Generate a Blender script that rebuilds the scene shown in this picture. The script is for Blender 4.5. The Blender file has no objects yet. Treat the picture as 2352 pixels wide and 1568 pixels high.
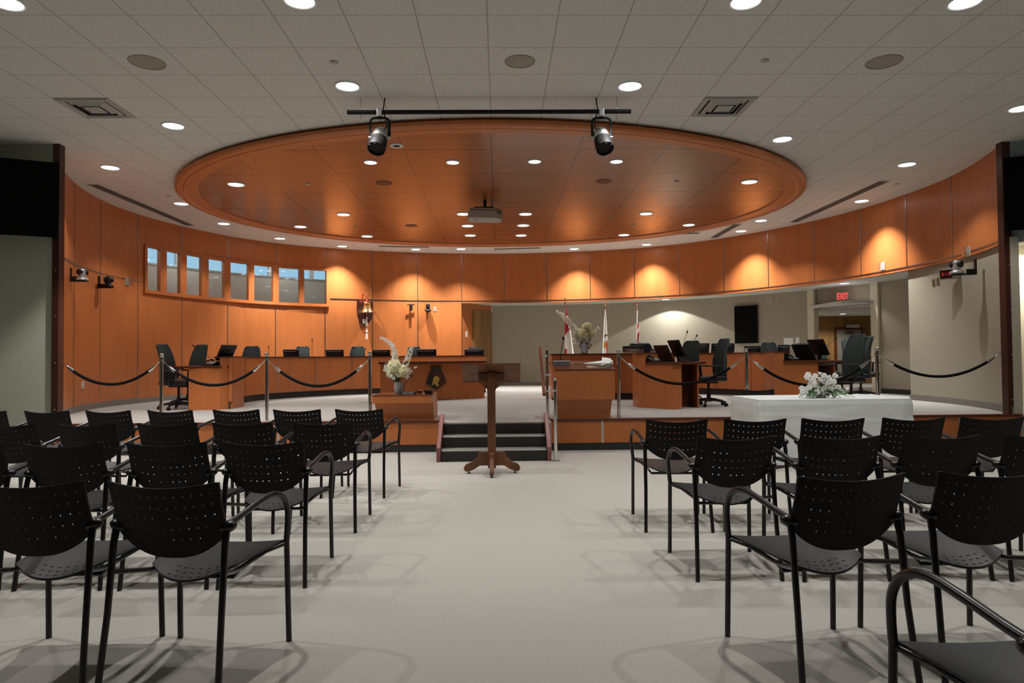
import bpy, bmesh, math, random
from mathutils import Vector, Matrix
random.seed(7)
sc = bpy.context.scene
col = sc.collection
PI = math.pi
rad = math.radians

# ------------------------------------------------------------------ camera model (2352 x 1568)
F = 1561.93; PITCH = 0.0239148; ROLL = 0.0089536; YAW = -0.0182662
H = 1.256; CEIL = H + 2.93613; PLAT = 0.42
GX, GY, TILE = -0.0824, 5.7623, 0.6096
Rm = Matrix.Rotation(YAW, 3, 'Z') @ Matrix.Rotation(PITCH, 3, 'X') @ Matrix.Rotation(ROLL, 3, 'Y')

def ray(x, y): return Rm @ Vector((x - 1176, F, -(y - 784)))
def atz(x, y, z):
    d = ray(x, y); return d * ((z - H) / d.z) + Vector((0, 0, H))
def aty(x, y, Y):
    d = ray(x, y); return d * (Y / d.y) + Vector((0, 0, H))
CX, CY = 0.084, 11.961
def atr(x, y, r):
    d = ray(x, y); a = d.x**2 + d.y**2; b = -2*(d.x*CX + d.y*CY); c = CX*CX + CY*CY - r*r
    t = (-b + math.sqrt(b*b - 4*a*c)) / 2 / a
    return d*t + Vector((0, 0, H))
def pt(th, r, z=0.0):
    return Vector((CX + r*math.sin(rad(th)), CY + r*math.cos(rad(th)), z))
RES = [(-120,-.85),(-114,-.75),(-103,-.47),(-97,-.31),(-92,-.18),(-87,-.05),(-82,.06),(-76,.15),(-66,.25),(-55,.36),(-46,.34),(-37,.17),(-28,.03),(-19,-.1),(-9,-.21),(0,-.22),(10,-.21),(20,-.16),(30,-.05),(39,0),(49,-.01),(59,-.04),(68,-.01),(78,.03),(87,.05),(96,.11),(105,.1),(111,.08),(125,.08)]
def RW(th):
    for (a, ra), (b, rb) in zip(RES, RES[1:]):
        if a <= th <= b: return 7.355 + ra + (rb - ra)*(th - a)/(b - a)
    return 7.355 + (RES[0][1] if th < 0 else RES[-1][1])
def wall_pt(th, inset=0.0, z=0.0): return pt(th, RW(th) - inset, z)

# ------------------------------------------------------------------ materials
MATS = {}
def newmat(name):
    m = bpy.data.materials.new(name); m.use_nodes = True
    nt = m.node_tree; b = nt.nodes['Principled BSDF']
    MATS[name] = m
    return m, nt, b
def mat(name, c, rough=.6, metal=0, spec=.5, emit=0, coat=0, noise=None, bump=None, trans=0):
    m, nt, b = newmat(name)
    b.inputs['Base Color'].default_value = (*c, 1); b.inputs['Roughness'].default_value = rough
    b.inputs['Metallic'].default_value = metal; b.inputs['Specular IOR Level'].default_value = spec
    b.inputs['Coat Weight'].default_value = coat
    if trans: b.inputs['Transmission Weight'].default_value = trans
    if emit:
        b.inputs['Emission Color'].default_value = (*c, 1); b.inputs['Emission Strength'].default_value = emit
    tc = None
    if noise or bump: tc = nt.nodes.new('ShaderNodeTexCoord')
    if noise:
        sx, amt = noise
        n = nt.nodes.new('ShaderNodeTexNoise'); n.inputs['Detail'].default_value = 3
        mp = nt.nodes.new('ShaderNodeMapping'); mp.inputs['Scale'].default_value = sx if hasattr(sx, '__len__') else (sx,)*3
        nt.links.new(tc.outputs['Object'], mp.inputs[0]); nt.links.new(mp.outputs[0], n.inputs['Vector']); n.inputs['Scale'].default_value = 1
        r = nt.nodes.new('ShaderNodeMapRange'); r.inputs[1].default_value = .3; r.inputs[2].default_value = .7
        r.inputs[3].default_value = 1 - amt; r.inputs[4].default_value = 1 + amt
        nt.links.new(n.outputs[0], r.inputs[0])
        mx = nt.nodes.new('ShaderNodeVectorMath'); mx.operation = 'SCALE'; mx.inputs[0].default_value = c
        nt.links.new(r.outputs[0], mx.inputs['Scale']); nt.links.new(mx.outputs[0], b.inputs['Base Color'])
    if bump:
        s, st = bump
        n = nt.nodes.new('ShaderNodeTexNoise'); n.inputs['Scale'].default_value = s; n.inputs['Detail'].default_value = 2
        nt.links.new(tc.outputs['Object'], n.inputs['Vector'])
        bp = nt.nodes.new('ShaderNodeBump'); bp.inputs['Strength'].default_value = st; bp.inputs['Distance'].default_value = .004
        nt.links.new(n.outputs[0], bp.inputs['Height']); nt.links.new(bp.outputs[0], b.inputs['Normal'])
    return m
def lines_mat(name, c, cl, x0, y0, step, wx, wy, rough, noise, spec=.5):
    """base colour with a grid of joint lines of its own along X and Y (object space)"""
    m = mat(name, c, rough, spec=spec, noise=noise)
    nt = m.node_tree; b = nt.nodes['Principled BSDF']
    tc = nt.nodes.new('ShaderNodeTexCoord'); sp = nt.nodes.new('ShaderNodeSeparateXYZ'); nt.links.new(tc.outputs['Object'], sp.inputs[0])
    def near(out, o, w):
        a = nt.nodes.new('ShaderNodeMath'); a.operation = 'SUBTRACT'; a.inputs[1].default_value = o - step*200 - step/2
        nt.links.new(sp.outputs[out], a.inputs[0])
        d = nt.nodes.new('ShaderNodeMath'); d.operation = 'MODULO'; d.inputs[1].default_value = step; nt.links.new(a.outputs[0], d.inputs[0])
        e = nt.nodes.new('ShaderNodeMath'); e.operation = 'SUBTRACT'; e.inputs[1].default_value = step/2; nt.links.new(d.outputs[0], e.inputs[0])
        f = nt.nodes.new('ShaderNodeMath'); f.operation = 'ABSOLUTE'; nt.links.new(e.outputs[0], f.inputs[0])
        g = nt.nodes.new('ShaderNodeMath'); g.operation = 'LESS_THAN'; g.inputs[1].default_value = w; nt.links.new(f.outputs[0], g.inputs[0])
        return g
    gx, gy = near('X', x0, wx), near('Y', y0, wy)
    mxm = nt.nodes.new('ShaderNodeMath'); mxm.operation = 'MAXIMUM'; nt.links.new(gx.outputs[0], mxm.inputs[0]); nt.links.new(gy.outputs[0], mxm.inputs[1])
    src = b.inputs['Base Color'].links[0].from_socket
    mix = nt.nodes.new('ShaderNodeMix'); mix.data_type = 'RGBA'
    nt.links.new(mxm.outputs[0], mix.inputs['Factor']); nt.links.new(src, mix.inputs['A']); mix.inputs['B'].default_value = (*cl, 1)
    nt.links.new(mix.outputs['Result'], b.inputs['Base Color'])
    return m
def wood(name, c, rough=.38, sc_=(7, 7, .9), amt=.08, spec=.4):
    m = mat(name, c, rough, spec=spec, noise=(sc_, amt))
    nt = m.node_tree; b = nt.nodes['Principled BSDF']
    src = b.inputs['Base Color'].links[0].from_socket
    tc = nt.nodes.new('ShaderNodeTexCoord'); mp = nt.nodes.new('ShaderNodeMapping')
    mp.inputs['Scale'].default_value = tuple(28*s for s in sc_)
    n = nt.nodes.new('ShaderNodeTexNoise'); n.inputs['Scale'].default_value = 1; n.inputs['Detail'].default_value = 2
    nt.links.new(tc.outputs['Object'], mp.inputs[0]); nt.links.new(mp.outputs[0], n.inputs['Vector'])
    r = nt.nodes.new('ShaderNodeMapRange'); r.inputs[1].default_value = .35; r.inputs[2].default_value = .65; r.inputs[3].default_value = .9; r.inputs[4].default_value = 1.08
    nt.links.new(n.outputs[0], r.inputs[0])
    v = nt.nodes.new('ShaderNodeVectorMath'); v.operation = 'SCALE'; nt.links.new(src, v.inputs[0]); nt.links.new(r.outputs[0], v.inputs['Scale'])
    nt.links.new(v.outputs[0], b.inputs['Base Color'])
    return m

WOODC = (.50, .160, .046)
wood('wood', WOODC)
wood('wood_flat', WOODC, sc_=(7, .9, 7))
lines_mat('wood_canopy', (.32, .105, .034), (.10, .03, .012), -.09, 9.32, 1.207, .008, .012, .24, ((1, 6, 6), .05), spec=.45)
wood('wood_dark', (.105, .030, .014), rough=.28)
wood('wood_post', (.055, .018, .012), rough=.4)
wood('wood_podium', (.135, .050, .020), rough=.4, sc_=(9, 9, .8), amt=.3)
wood('wood_rail', (.16, .035, .020), rough=.3)
wood('wood_stringer', (.26, .085, .075), rough=.3)
wood('wood_door', (.27, .15, .055), rough=.4, sc_=(8, 8, .7), amt=.3)
mat('carpet', (.40, .385, .35), .95, spec=.1, noise=(330, .45))
mat('carpet_stage', (.385, .375, .35), .95, spec=.1, noise=(330, .3))
lines_mat('ceiling_tile', (.68, .675, .64), (.44, .43, .40), GX, GY, TILE, .007, .0055, .95, (70, .10), spec=.1)
mat('plain_ceiling', (.62, .61, .58), .95, spec=.1, noise=(30, .05))
mat('fabric_green', (.47, .50, .41), .9, spec=.15, noise=((60, 60, 160), .10))
mat('fabric_blue', (.30, .37, .38), .9, spec=.15, noise=((60, 60, 160), .10))
mat('fabric_beige', (.385, .355, .28), .9, spec=.15, noise=((120, 120, 160), .08))
mat('cream_wall', (.70, .66, .52), .9, spec=.2, noise=(20, .03))
mat('white_wall', (.66, .66, .62), .9, spec=.2, noise=(20, .03))
mat('base_grey', (.20, .185, .16), .7, noise=(60, .08))
mat('base_dark', (.022, .020, .018), .6)
mat('black_fabric', (.0045, .0045, .005), .95, spec=.1)
mat('chair_plastic', (.0035, .0035, .004), .5, spec=.22)
mat('seat_plastic_sheen', (.010, .0125, .0145), .42, spec=.5)  # same plastic as the backs; cool sheen put into its lighter, bluish colour
mat('chair_metal', (.005, .005, .0055), .30, spec=.5)
mat('chair_foot', (.01, .01, .01), .8)
mat('office_fabric', (.036, .048, .047), .9, spec=.2, noise=(200, .2))
mat('office_black', (.008, .008, .009), .5)
mat('leather_navy', (.010, .013, .024), .35)
mat('black_plastic', (.005, .005, .006), .5, spec=.35)
mat('black_pipe', (.005, .005, .0055), .6, spec=.3)
mat('screen_black', (.003, .003, .004), .15)
mat('silver_plastic', (.42, .43, .44), .35, metal=.6)
mat('chrome', (.72, .72, .72), .12, metal=1)
mat('steel', (.55, .54, .52), .3, metal=1)
mat('strip_metal', (.34, .31, .28), .32, metal=1)
mat('alu', (.62, .64, .62), .35, metal=1)
mat('brass', (.78, .58, .26), .22, metal=1)
mat('gold_paint', (.50, .33, .06), .5)
mat('white_paint', (.75, .75, .73), .5)
mat('grey_paint', (.42, .41, .38), .6)
mat('dark_slot', (.012, .012, .012), .9)
mat('beige_plastic', (.50, .47, .38), .5)
mat('lens_glow', (.93, .97, 1.0), .5, emit=9)
mat('speaker_grille', (.36, .33, .29), .8, noise=(180, .15))
mat('speaker_wood', (.22, .075, .03), .7, noise=(180, .15))
mat('rope_velvet', (.006, .006, .007), .9, spec=.15)
mat('cloth_white', (.70, .74, .73), .85, spec=.2, noise=(14, .03), bump=(9, .5))
mat('leaf_green', (.050, .095, .025), .6, noise=(30, .3))
mat('fern_green', (.055, .16, .045), .6, noise=(30, .3))
mat('stem_brown', (.13, .06, .03), .7)
mat('pewter', (.33, .33, .30), .45, metal=.3)
mat('zinc_blue', (.42, .47, .54), .4, metal=.3)
mat('paper_white', (.82, .83, .80), .7)
mat('paper_film', (.42, .43, .30), .5)
mat('mic_grey', (.20, .23, .25), .45)
mat('flag_white', (.75, .73, .70), .85)
mat('flag_red', (.45, .018, .03), .85)
mat('flag_blue', (.012, .014, .035), .85)
mat('flag_gold', (.62, .33, .03), .85)
mat('flag_brown', (.20, .10, .04), .85)
mat('bell_red', (.26, .025, .02), .35)
mat('plaque_dark', (.045, .010, .009), .35)
mat('tassel', (.62, .55, .47), .8)
mat('badge_frame', (.030, .024, .016), .45)
mat('badge_black', (.006, .006, .006), .5)
mat('badge_red', (.085, .012, .012), .5)
mat('exit_red', (1.0, .03, .02), .5, emit=3.0)
mat('exit_body', (.30, .27, .24), .5)
mat('clock_red', (.55, .01, .02), .4, emit=.25)
mat('plate_brown', (.10, .055, .035), .4)
mat('plate_text', (.75, .75, .72), .5)
mat('lid_brown', (.040, .022, .016), .45)
mat('paper_yellow', (.80, .75, .50), .7)
mat('orange_wire', (.55, .14, .02), .5)
def glass(name, tint, gloss):
    m = bpy.data.materials.new(name); m.use_nodes = True; nt = m.node_tree; nt.nodes.clear()
    o = nt.nodes.new('ShaderNodeOutputMaterial'); mx = nt.nodes.new('ShaderNodeMixShader'); t = nt.nodes.new('ShaderNodeBsdfTransparent'); g = nt.nodes.new('ShaderNodeBsdfGlossy')
    t.inputs[0].default_value = (*tint, 1); g.inputs['Roughness'].default_value = .03; mx.inputs[0].default_value = gloss
    nt.links.new(t.outputs[0], mx.inputs[1]); nt.links.new(g.outputs[0], mx.inputs[2]); nt.links.new(mx.outputs[0], o.inputs[0]); MATS[name] = m
def petal(name, c):
    m = bpy.data.materials.new(name); m.use_nodes = True; nt = m.node_tree; nt.nodes.clear()
    o = nt.nodes.new('ShaderNodeOutputMaterial'); mx = nt.nodes.new('ShaderNodeMixShader'); d = nt.nodes.new('ShaderNodeBsdfDiffuse'); t = nt.nodes.new('ShaderNodeBsdfTranslucent')
    d.inputs[0].default_value = (*c, 1); t.inputs[0].default_value = (*c, 1); mx.inputs[0].default_value = .42
    nt.links.new(d.outputs[0], mx.inputs[1]); nt.links.new(t.outputs[0], mx.inputs[2]); nt.links.new(mx.outputs[0], o.inputs[0]); MATS[name] = m
petal('petal_white', (.93, .93, .86)); petal('petal_cream', (.96, .94, .72)); petal('petal_pure', (.94, .94, .92))
glass('window_glass', (.90, .95, .95), .07)
glass('clear_plastic', (.88, .88, .88), .15)

# ------------------------------------------------------------------ mesh building
class MB:
    def __init__(s): s.v = []; s.f = []; s.sm = []; s.M = None
    def add(s, vs, fs, smooth=False):
        n = len(s.v)
        s.v += [(s.M @ Vector(v)) if s.M else Vector(v) for v in vs]
        s.f += [tuple(i + n for i in f) for f in fs]; s.sm += [smooth]*len(fs); return s
    def box(s, x0, x1, y0, y1, z0, z1):
        return s.add([(x0,y0,z0),(x1,y0,z0),(x1,y1,z0),(x0,y1,z0),(x0,y0,z1),(x1,y0,z1),(x1,y1,z1),(x0,y1,z1)],
                     [(0,3,2,1),(4,5,6,7),(0,1,5,4),(1,2,6,5),(2,3,7,6),(3,0,4,7)])
    def cbox(s, c, d): return s.box(c[0]-d[0]/2, c[0]+d[0]/2, c[1]-d[1]/2, c[1]+d[1]/2, c[2]-d[2]/2, c[2]+d[2]/2)
    def hexa(s, b4, t4): return s.add(list(b4)+list(t4), [(0,3,2,1),(4,5,6,7),(0,1,5,4),(1,2,6,5),(2,3,7,6),(3,0,4,7)])
    def prism(s, poly, z0, z1):
        n = len(poly)
        a = sum(poly[i][0]*poly[(i+1)%n][1] - poly[(i+1)%n][0]*poly[i][1] for i in range(n))
        if a < 0: poly = poly[::-1]
        return s.add([(x, y, z0) for x, y in poly] + [(x, y, z1) for x, y in poly],
              [tuple(range(n))[::-1], tuple(range(n, 2*n))] + [(i, (i+1)%n, n+(i+1)%n, n+i) for i in range(n)])
    def tube(s, pts, r, n=10, caps=True, flat=1.0):
        pts = [Vector(p) for p in pts]; m = len(pts)
        rs = list(r) if hasattr(r, '__len__') else [r]*m
        vs = []; up = None
        for i, p in enumerate(pts):
            t = (pts[min(i+1, m-1)] - pts[max(i-1, 0)]).normalized()
            if up is None:
                up = t.orthogonal().normalized()
            else:
                up = (up - t*up.dot(t))
                up = up.normalized() if up.length > 1e-6 else t.orthogonal().normalized()
            w = t.cross(up)
            for k in range(n):
                a = 2*PI*k/n; vs.append(p + (up*math.cos(a) + w*math.sin(a)*flat)*rs[i])
        fs = [(i*n+k, i*n+(k+1)%n, (i+1)*n+(k+1)%n, (i+1)*n+k) for i in range(m-1) for k in range(n)]
        s.add(vs, fs, True)
        if caps:
            s.add(vs[:n], [tuple(range(n))[::-1]]); s.add(vs[-n:], [tuple(range(n))])
        return s
    def lathe(s, prof, n=24, o=(0,0,0), smooth=True):
        vs = [(o[0]+r*math.cos(2*PI*k/n), o[1]+r*math.sin(2*PI*k/n), o[2]+z) for r, z in prof for k in range(n)]
        fs = [(i*n+k, i*n+(k+1)%n, (i+1)*n+(k+1)%n, (i+1)*n+k) for i in range(len(prof)-1) for k in range(n)]
        return s.add(vs, fs, smooth)
    def grid(s, fn, nu, nv, smooth=True):
        vs = [fn(i/nu, j/nv) for j in range(nv+1) for i in range(nu+1)]
        fs = [(j*(nu+1)+i, j*(nu+1)+i+1, (j+1)*(nu+1)+i+1, (j+1)*(nu+1)+i) for j in range(nv) for i in range(nu)]
        return s.add(vs, fs, smooth)
    def slab(s, fn, nu, nv, off, smooth=True):
        """closed sheet: fn(u,v) surface, off vector thickness"""
        off = Vector(off)
        g = lambda i, j: j*(nu+1)+i
        n = (nu+1)*(nv+1)
        top = [Vector(fn(i/nu, j/nv)) for j in range(nv+1) for i in range(nu+1)]
        vs = top + [p + off for p in top]
        fs = []
        for j in range(nv):
            for i in range(nu):
                fs.append((g(i,j), g(i+1,j), g(i+1,j+1), g(i,j+1))); fs.append((n+g(i,j), n+g(i,j+1), n+g(i+1,j+1), n+g(i+1,j)))
        s.add(vs, fs, smooth)
        base = len(s.v) - len(vs); ed = []
        for i in range(nu): ed.append((g(i+1,0), g(i,0))); ed.append((g(i,nv), g(i+1,nv)))
        for j in range(nv): ed.append((g(0,j), g(0,j+1))); ed.append((g(nu,j+1), g(nu,j)))
        for a, b in ed: s.f.append((base+a, base+b, base+n+b, base+n+a)); s.sm.append(False)
        return s
    def arc(s, t0, t1, r0, r1, z0, z1, n=None):
        """solid curved slab round the chamber's centre; r0, r1 numbers or functions of the angle"""
        n = n or max(2, int(abs(t1-t0)/2)); f0 = r0 if callable(r0) else (lambda t: r0); f1 = r1 if callable(r1) else (lambda t: r1)
        vs = []
        for i in range(n+1):
            t = t0 + (t1-t0)*i/n
            for rr, z in ((f0(t), z0), (f1(t), z0), (f1(t), z1), (f0(t), z1)): vs.append(pt(t, rr, z))
        fs = []
        for i in range(n):
            for k in range(4): fs.append((4*i+k, 4*i+(k+1)%4, 4*i+4+(k+1)%4, 4*i+4+k))
        fs += [(0,3,2,1), (4*n, 4*n+1, 4*n+2, 4*n+3)]
        return s.add(vs, fs)
    def ball(s, c, r, n=10, sq=(1,1,1)):
        m = max(4, n//2+1)
        prof = [(max(1e-4, math.sin(PI*i/m)), -math.cos(PI*i/m)) for i in range(m+1)]
        vs = [(c[0]+r*sq[0]*a*math.cos(2*PI*k/n), c[1]+r*sq[1]*a*math.sin(2*PI*k/n), c[2]+r*sq[2]*z) for a, z in prof for k in range(n)]
        fs = [(i*n+k, i*n+(k+1)%n, (i+1)*n+(k+1)%n, (i+1)*n+k) for i in range(m) for k in range(n)]
        return s.add(vs, fs, True)
    def floret(s, c, nrm, size, petals=5, curl=.3, rot=None):
        nrm = Vector(nrm).normalized(); a = nrm.orthogonal().normalized(); b = nrm.cross(a); c = Vector(c)
        r0 = random.random()*6 if rot is None else rot
        for k in range(petals):
            t = r0 + 2*PI*k/petals; d = a*math.cos(t) + b*math.sin(t); w = nrm.cross(d)
            pw = size*2.7/petals; e1 = nrm*size*curl*.35; e2 = nrm*size*curl*.85
            s.add([c, c+d*size*.45+w*pw*.42+e1, c+d*size*.82+w*pw*.46+e2, c+d*size+nrm*size*curl, c+d*size*.82-w*pw*.46+e2, c+d*size*.45-w*pw*.42+e1], [(0,1,2,3),(0,3,4,5)], True)
        return s
    def rose(s, c, nrm, size):
        for ring, (k, q, cu) in enumerate(((3,.55,1.5),(4,.8,1.0),(5,1.0,.6),(5,1.1,.2))): s.floret(c, nrm, size*q, k, cu)
        return s

def obj(name, mb, m, parent=None, bevel=0, loc=None, rotz=None, bseg=2):
    me = bpy.data.meshes.new(name)
    me.from_pydata([tuple(v) for v in mb.v], [], mb.f)
    me.polygons.foreach_set('use_smooth', mb.sm)
    me.validate(); me.update()
    bm = bmesh.new(); bm.from_mesh(me); bmesh.ops.recalc_face_normals(bm, faces=bm.faces); bm.to_mesh(me); bm.free()
    if any(mb.sm): me.set_sharp_from_angle(angle=rad(42))
    me.materials.append(MATS[m])
    o = bpy.data.objects.new(name, me); col.objects.link(o)
    if parent: o.parent = parent
    if loc is not None: o.location = loc
    if rotz is not None: o.rotation_euler.z = rotz
    if bevel:
        md = o.modifiers.new('bevel', 'BEVEL'); md.width = bevel; md.segments = bseg; md.limit_method = 'ANGLE'; md.angle_limit = rad(50)
    return o
def tag(o, label, cat, group=None, kind=None):
    o['label'] = label; o['category'] = cat
    if group: o['group'] = group
    if kind: o['kind'] = kind
    return o
def thing(name, label, cat, loc=(0,0,0), rotz=0, group=None):
    o = bpy.data.objects.new(name, None); col.objects.link(o); o.empty_display_size = .1
    o.location = loc; o.rotation_euler = (0, 0, rotz)
    return tag(o, label, cat, group)
def struct(name, mb, m, parent=None, bevel=0):
    o = obj(name, mb, m, parent, bevel)
    if not parent: o['kind'] = 'structure'
    return o
def dup(root, loc, rotz=None, label=None, group=None):
    r = root.copy(); col.objects.link(r); r.location = loc
    if rotz is not None: r.rotation_euler = (0, 0, rotz)
    if label: r['label'] = label
    if group: r['group'] = group
    for ch in list(root.children):
        c = ch.copy(); col.objects.link(c); c.parent = r
        for g in list(ch.children):
            d = g.copy(); col.objects.link(d); d.parent = c
    return r
def boolean_cut(o, cutter_mb):
    cm = bpy.data.meshes.new('cut'); cm.from_pydata([tuple(v) for v in cutter_mb.v], [], cutter_mb.f)
    bm = bmesh.new(); bm.from_mesh(cm); bmesh.ops.recalc_face_normals(bm, faces=bm.faces); bm.to_mesh(cm); bm.free()
    co = bpy.data.objects.new('cut', cm); col.objects.link(co)
    md = o.modifiers.new('b', 'BOOLEAN'); md.operation = 'DIFFERENCE'; md.object = co; md.solver = 'EXACT'
    dg = bpy.context.evaluated_depsgraph_get(); dg.update()
    me = bpy.data.meshes.new_from_object(o.evaluated_get(dg)); nm = o.data.name
    o.modifiers.remove(md); old = o.data; o.data = me; bpy.data.meshes.remove(old); me.name = nm
    me.set_sharp_from_angle(angle=rad(42))
    bpy.data.objects.remove(co)
def text_mb(body, size, depth, M):
    cu = bpy.data.curves.new('t', 'FONT'); cu.body = body; cu.size = size; cu.extrude = depth; cu.align_x = 'CENTER'; cu.align_y = 'CENTER'
    o = bpy.data.objects.new('t', cu); col.objects.link(o)
    dg = bpy.context.evaluated_depsgraph_get(); dg.update()
    me = o.evaluated_get(dg).to_mesh()
    mb = MB(); mb.M = M; mb.add([v.co.copy() for v in me.vertices], [tuple(p.vertices) for p in me.polygons])
    bpy.data.objects.remove(o); bpy.data.curves.remove(cu)
    return mb

# ================================================================== THE SETTING
struct('floor', MB().box(-10, 12.5, -4, 23, -.05, 0), 'carpet')
# --- ceiling
struct('ceiling', MB().prism([(-10,-4),(12.5,-4),(12.5,23),(3,23)] + [tuple(pt(8-k*4, 9.12).xy) for k in range(29)] + [(-10, 9.34)], CEIL, CEIL+.05), 'ceiling_tile')
# --- stage platform
RY = 9.22
stage = MB().prism([(-9.9, RY+.0), (-.80, RY), (-.80, 8.80), (.66, 8.80), (.66, RY), (12.4, RY), (12.4, 22.9), (-9.9, 22.9)], .0, PLAT)
struct('floor_stage', stage, 'carpet_stage')
for n, (a, b) in enumerate(((-5.94, -.80), (.66, 7.12))):
    r = MB().box(a, b, RY-.03, RY-.002, .10, PLAT-.03)
    struct('trim_riser_%d' % (n+1), r, 'wood')
    struct('baseboard_riser_%d' % (n+1), MB().box(a, b, RY-.022, RY-.001, 0, .10), 'base_dark')
    struct('trim_stage_edge_%d' % (n+1), MB().box(a, b, RY-.045, RY+.03, PLAT-.03, PLAT+.006), 'wood_dark', bevel=.004)
    for k, px in enumerate(([640, 400] if n == 0 else [1384, 1600, 1760, 2205])):
        x = aty(px, 1000, RY-.03).x
        struct('trim_riser_joint_%d' % (n*4+k+1), MB().box(x-.014, x+.014, RY-.036, RY-.029, .10, PLAT-.03), 'alu')
# step cheeks of the platform beside the stairs
# --- curved wood wall, left (full height) with the opening for the windows
wl = MB()
out = lambda t: RW(t) + .06
WA, WB, WZ0, WZ1 = -75.0, -37.6, 2.68, 3.61
wl.arc(-113, WA, RW, out, PLAT, CEIL); wl.arc(WA, WB, RW, out, PLAT, WZ0); wl.arc(WA, WB, RW, out, WZ1, CEIL); wl.arc(WB, -9.3, RW, out, PLAT, CEIL)
struct('wall_left', wl, 'wood')
struct('wall_back', MB().arc(-9.3, 110.8, RW, lambda t: RW(t)+.12, 2.80, CEIL), 'wood')
# base board along the left wall
struct('baseboard_left', MB().arc(-113, -9.3, lambda t: RW(t)-.015, lambda t: RW(t)+.01, PLAT, PLAT+.10), 'base_grey')
# horizontal metal rail
nt_ = 1
for (a, b) in ((-113, WA-.5), (WB+.5, 110.6)):
    struct('trim_%d' % nt_, MB().arc(a, b, lambda t: RW(t)-.008, lambda t: RW(t)+.004, 2.84, 2.868), 'strip_metal'); nt_ += 1
for k in range(-11, 11):
    th = .5 + 9.65*k
    if th > 111: continue
    z0 = PLAT+.1 if th < -9 else 2.80
    segs = [(z0, CEIL)]
    if WA < th < WB: segs = [(z0, WZ0-.03), (WZ1+.03, CEIL)]
    mb = MB()
    for a, b in segs: mb.arc(th-.075, th+.075, lambda t: RW(t)-.006, lambda t: RW(t)+.003, a, b, 2)
    struct('trim_%d' % nt_, mb, 'strip_metal'); nt_ += 1
# beaded lower edge of the band
struct('trim_%d' % nt_, MB().arc(-9.3, 110.8, lambda t: RW(t)-.012, lambda t: RW(t)+.005, 2.795, 2.815), 'wood_flat'); nt_ += 1

# --- interior windows in the left wall
nw = 8
edges_px = [(336,372),(384,421),(433,473),(486,527),(538,583),(592,638),(647,695),(701,752)]
def ang_px(px, r=7.5):
    p = atr(px, 640, r); return math.degrees(math.atan2(p.x-CX, p.y-CY))
edges = [(ang_px(a), ang_px(b)) for a, b in edges_px]
for i, (a, b) in enumerate(edges):
    fr = MB()
    a0 = WA-.4 if i == 0 else (edges[i-1][1]+a)/2; b0 = WB+.3 if i == nw-1 else (b+edges[i+1][0])/2
    ri = lambda t: RW(t)-.03; ro = lambda t: RW(t)+.065
    fr.arc(a0, a+.15, ri, ro, WZ0+.02, WZ1-.02, 2); fr.arc(b-.15, b0, ri, ro, WZ0+.02, WZ1-.02, 2)
    fr.arc(a0, b0, ri, ro, WZ0-.02, WZ0+.03, 3); fr.arc(a0, b0, ri, ro, WZ1-.03, WZ1+.02, 3)
    w = struct('window_%d' % (i+1), fr, 'wood')
    obj('pane', MB().arc(a, b, lambda t: RW(t)+.02, lambda t: RW(t)+.026, WZ0+.03, WZ1-.03, 3), 'window_glass', w)
struct('trim_%d' % nt_, MB().arc(WA-.6, WB+.25, lambda t: RW(t)-.05, lambda t: RW(t)+.0, WZ0-.045, WZ0-.015), 'wood'); nt_ += 1
# gallery behind those windows: outer wall with a clerestory open to the sky
struct('wall_gallery', MB().arc(-92, -30, 9.0, 9.1, PLAT, 3.50), 'white_wall')
for th in (-78, -60, -42):  # unseen fill lights, added to brighten the gallery
    L = bpy.data.lights.new('gallery_fill', 'POINT'); L.energy = 16; L.shadow_soft_size = .15; lo = bpy.data.objects.new('gallery_fill', L); col.objects.link(lo); lo.location = pt(th, 8.2, 4.0)
struct('wall_gallery_end', MB().arc(-32.5, -32, lambda t: RW(t)+.12, 9.05, PLAT, CEIL, 2), 'cream_wall')
struct('wall_gallery_start', MB().arc(-92, -91.5, lambda t: RW(t)+.12, 9.05, PLAT, CEIL, 2), 'cream_wall')
for k, th in enumerate((-84, -76, -68, -60, -52, -44, -36.5)):
    struct('window_%d' % (nw+1+k), MB().arc(th-.35, th+.35, 9.0, 9.1, 3.50, CEIL, 2), 'white_paint')
struct('trim_%d' % nt_, MB().arc(-91, -33, 8.98, 9.1, 3.47, 3.52), 'grey_paint'); nt_ += 1

# --- corridor behind the band (beige), vestibule with the exit
RC = 8.6
struct('wall_corridor', MB().arc(-2.2, 59.6, RC, RC+.1, PLAT, 2.86), 'fabric_beige')
struct('wall_corridor_right', MB().arc(72.0, 88, RC, RC+.1, PLAT, 2.86), 'fabric_beige')
struct('baseboard_corridor', MB().arc(-2.2, 59.6, RC-.015, RC+.01, PLAT, PLAT+.10), 'base_grey')
struct('baseboard_corridor_right', MB().arc(72, 88, RC-.015, RC+.01, PLAT, PLAT+.10), 'base_dark')
struct('ceiling_corridor', MB().arc(-14, 90, lambda t: RW(t)+.05, RC+.3, 2.83, 2.87), 'plain_ceiling')
for k, (a, b) in enumerate(((59.55, 60.7), (70.8, 72.1))):
    struct('trim_jamb_%d' % (k+1), MB().arc(a, b, RC-.06, RC+.12, PLAT, 2.83, 2), 'cream_wall')
A_, B_ = pt(60.6, RC), pt(70.8, RC)
hd = MB()
hd.arc(60.6, 70.9, RC+.03, RC+.15, 2.38, 2.84, 4)
struct('wall_exit_header', hd, 'fabric_beige')
struct('ceiling_vestibule', MB().box(A_.x-.1, 12.3, B_.y-.1, 19.9, 2.38, 2.44), 'plain_ceiling')
struct('wall_vestibule_back', MB().box(7.4, 12.3, 19.6, 19.7, PLAT, 2.42), 'wood_door')
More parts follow.
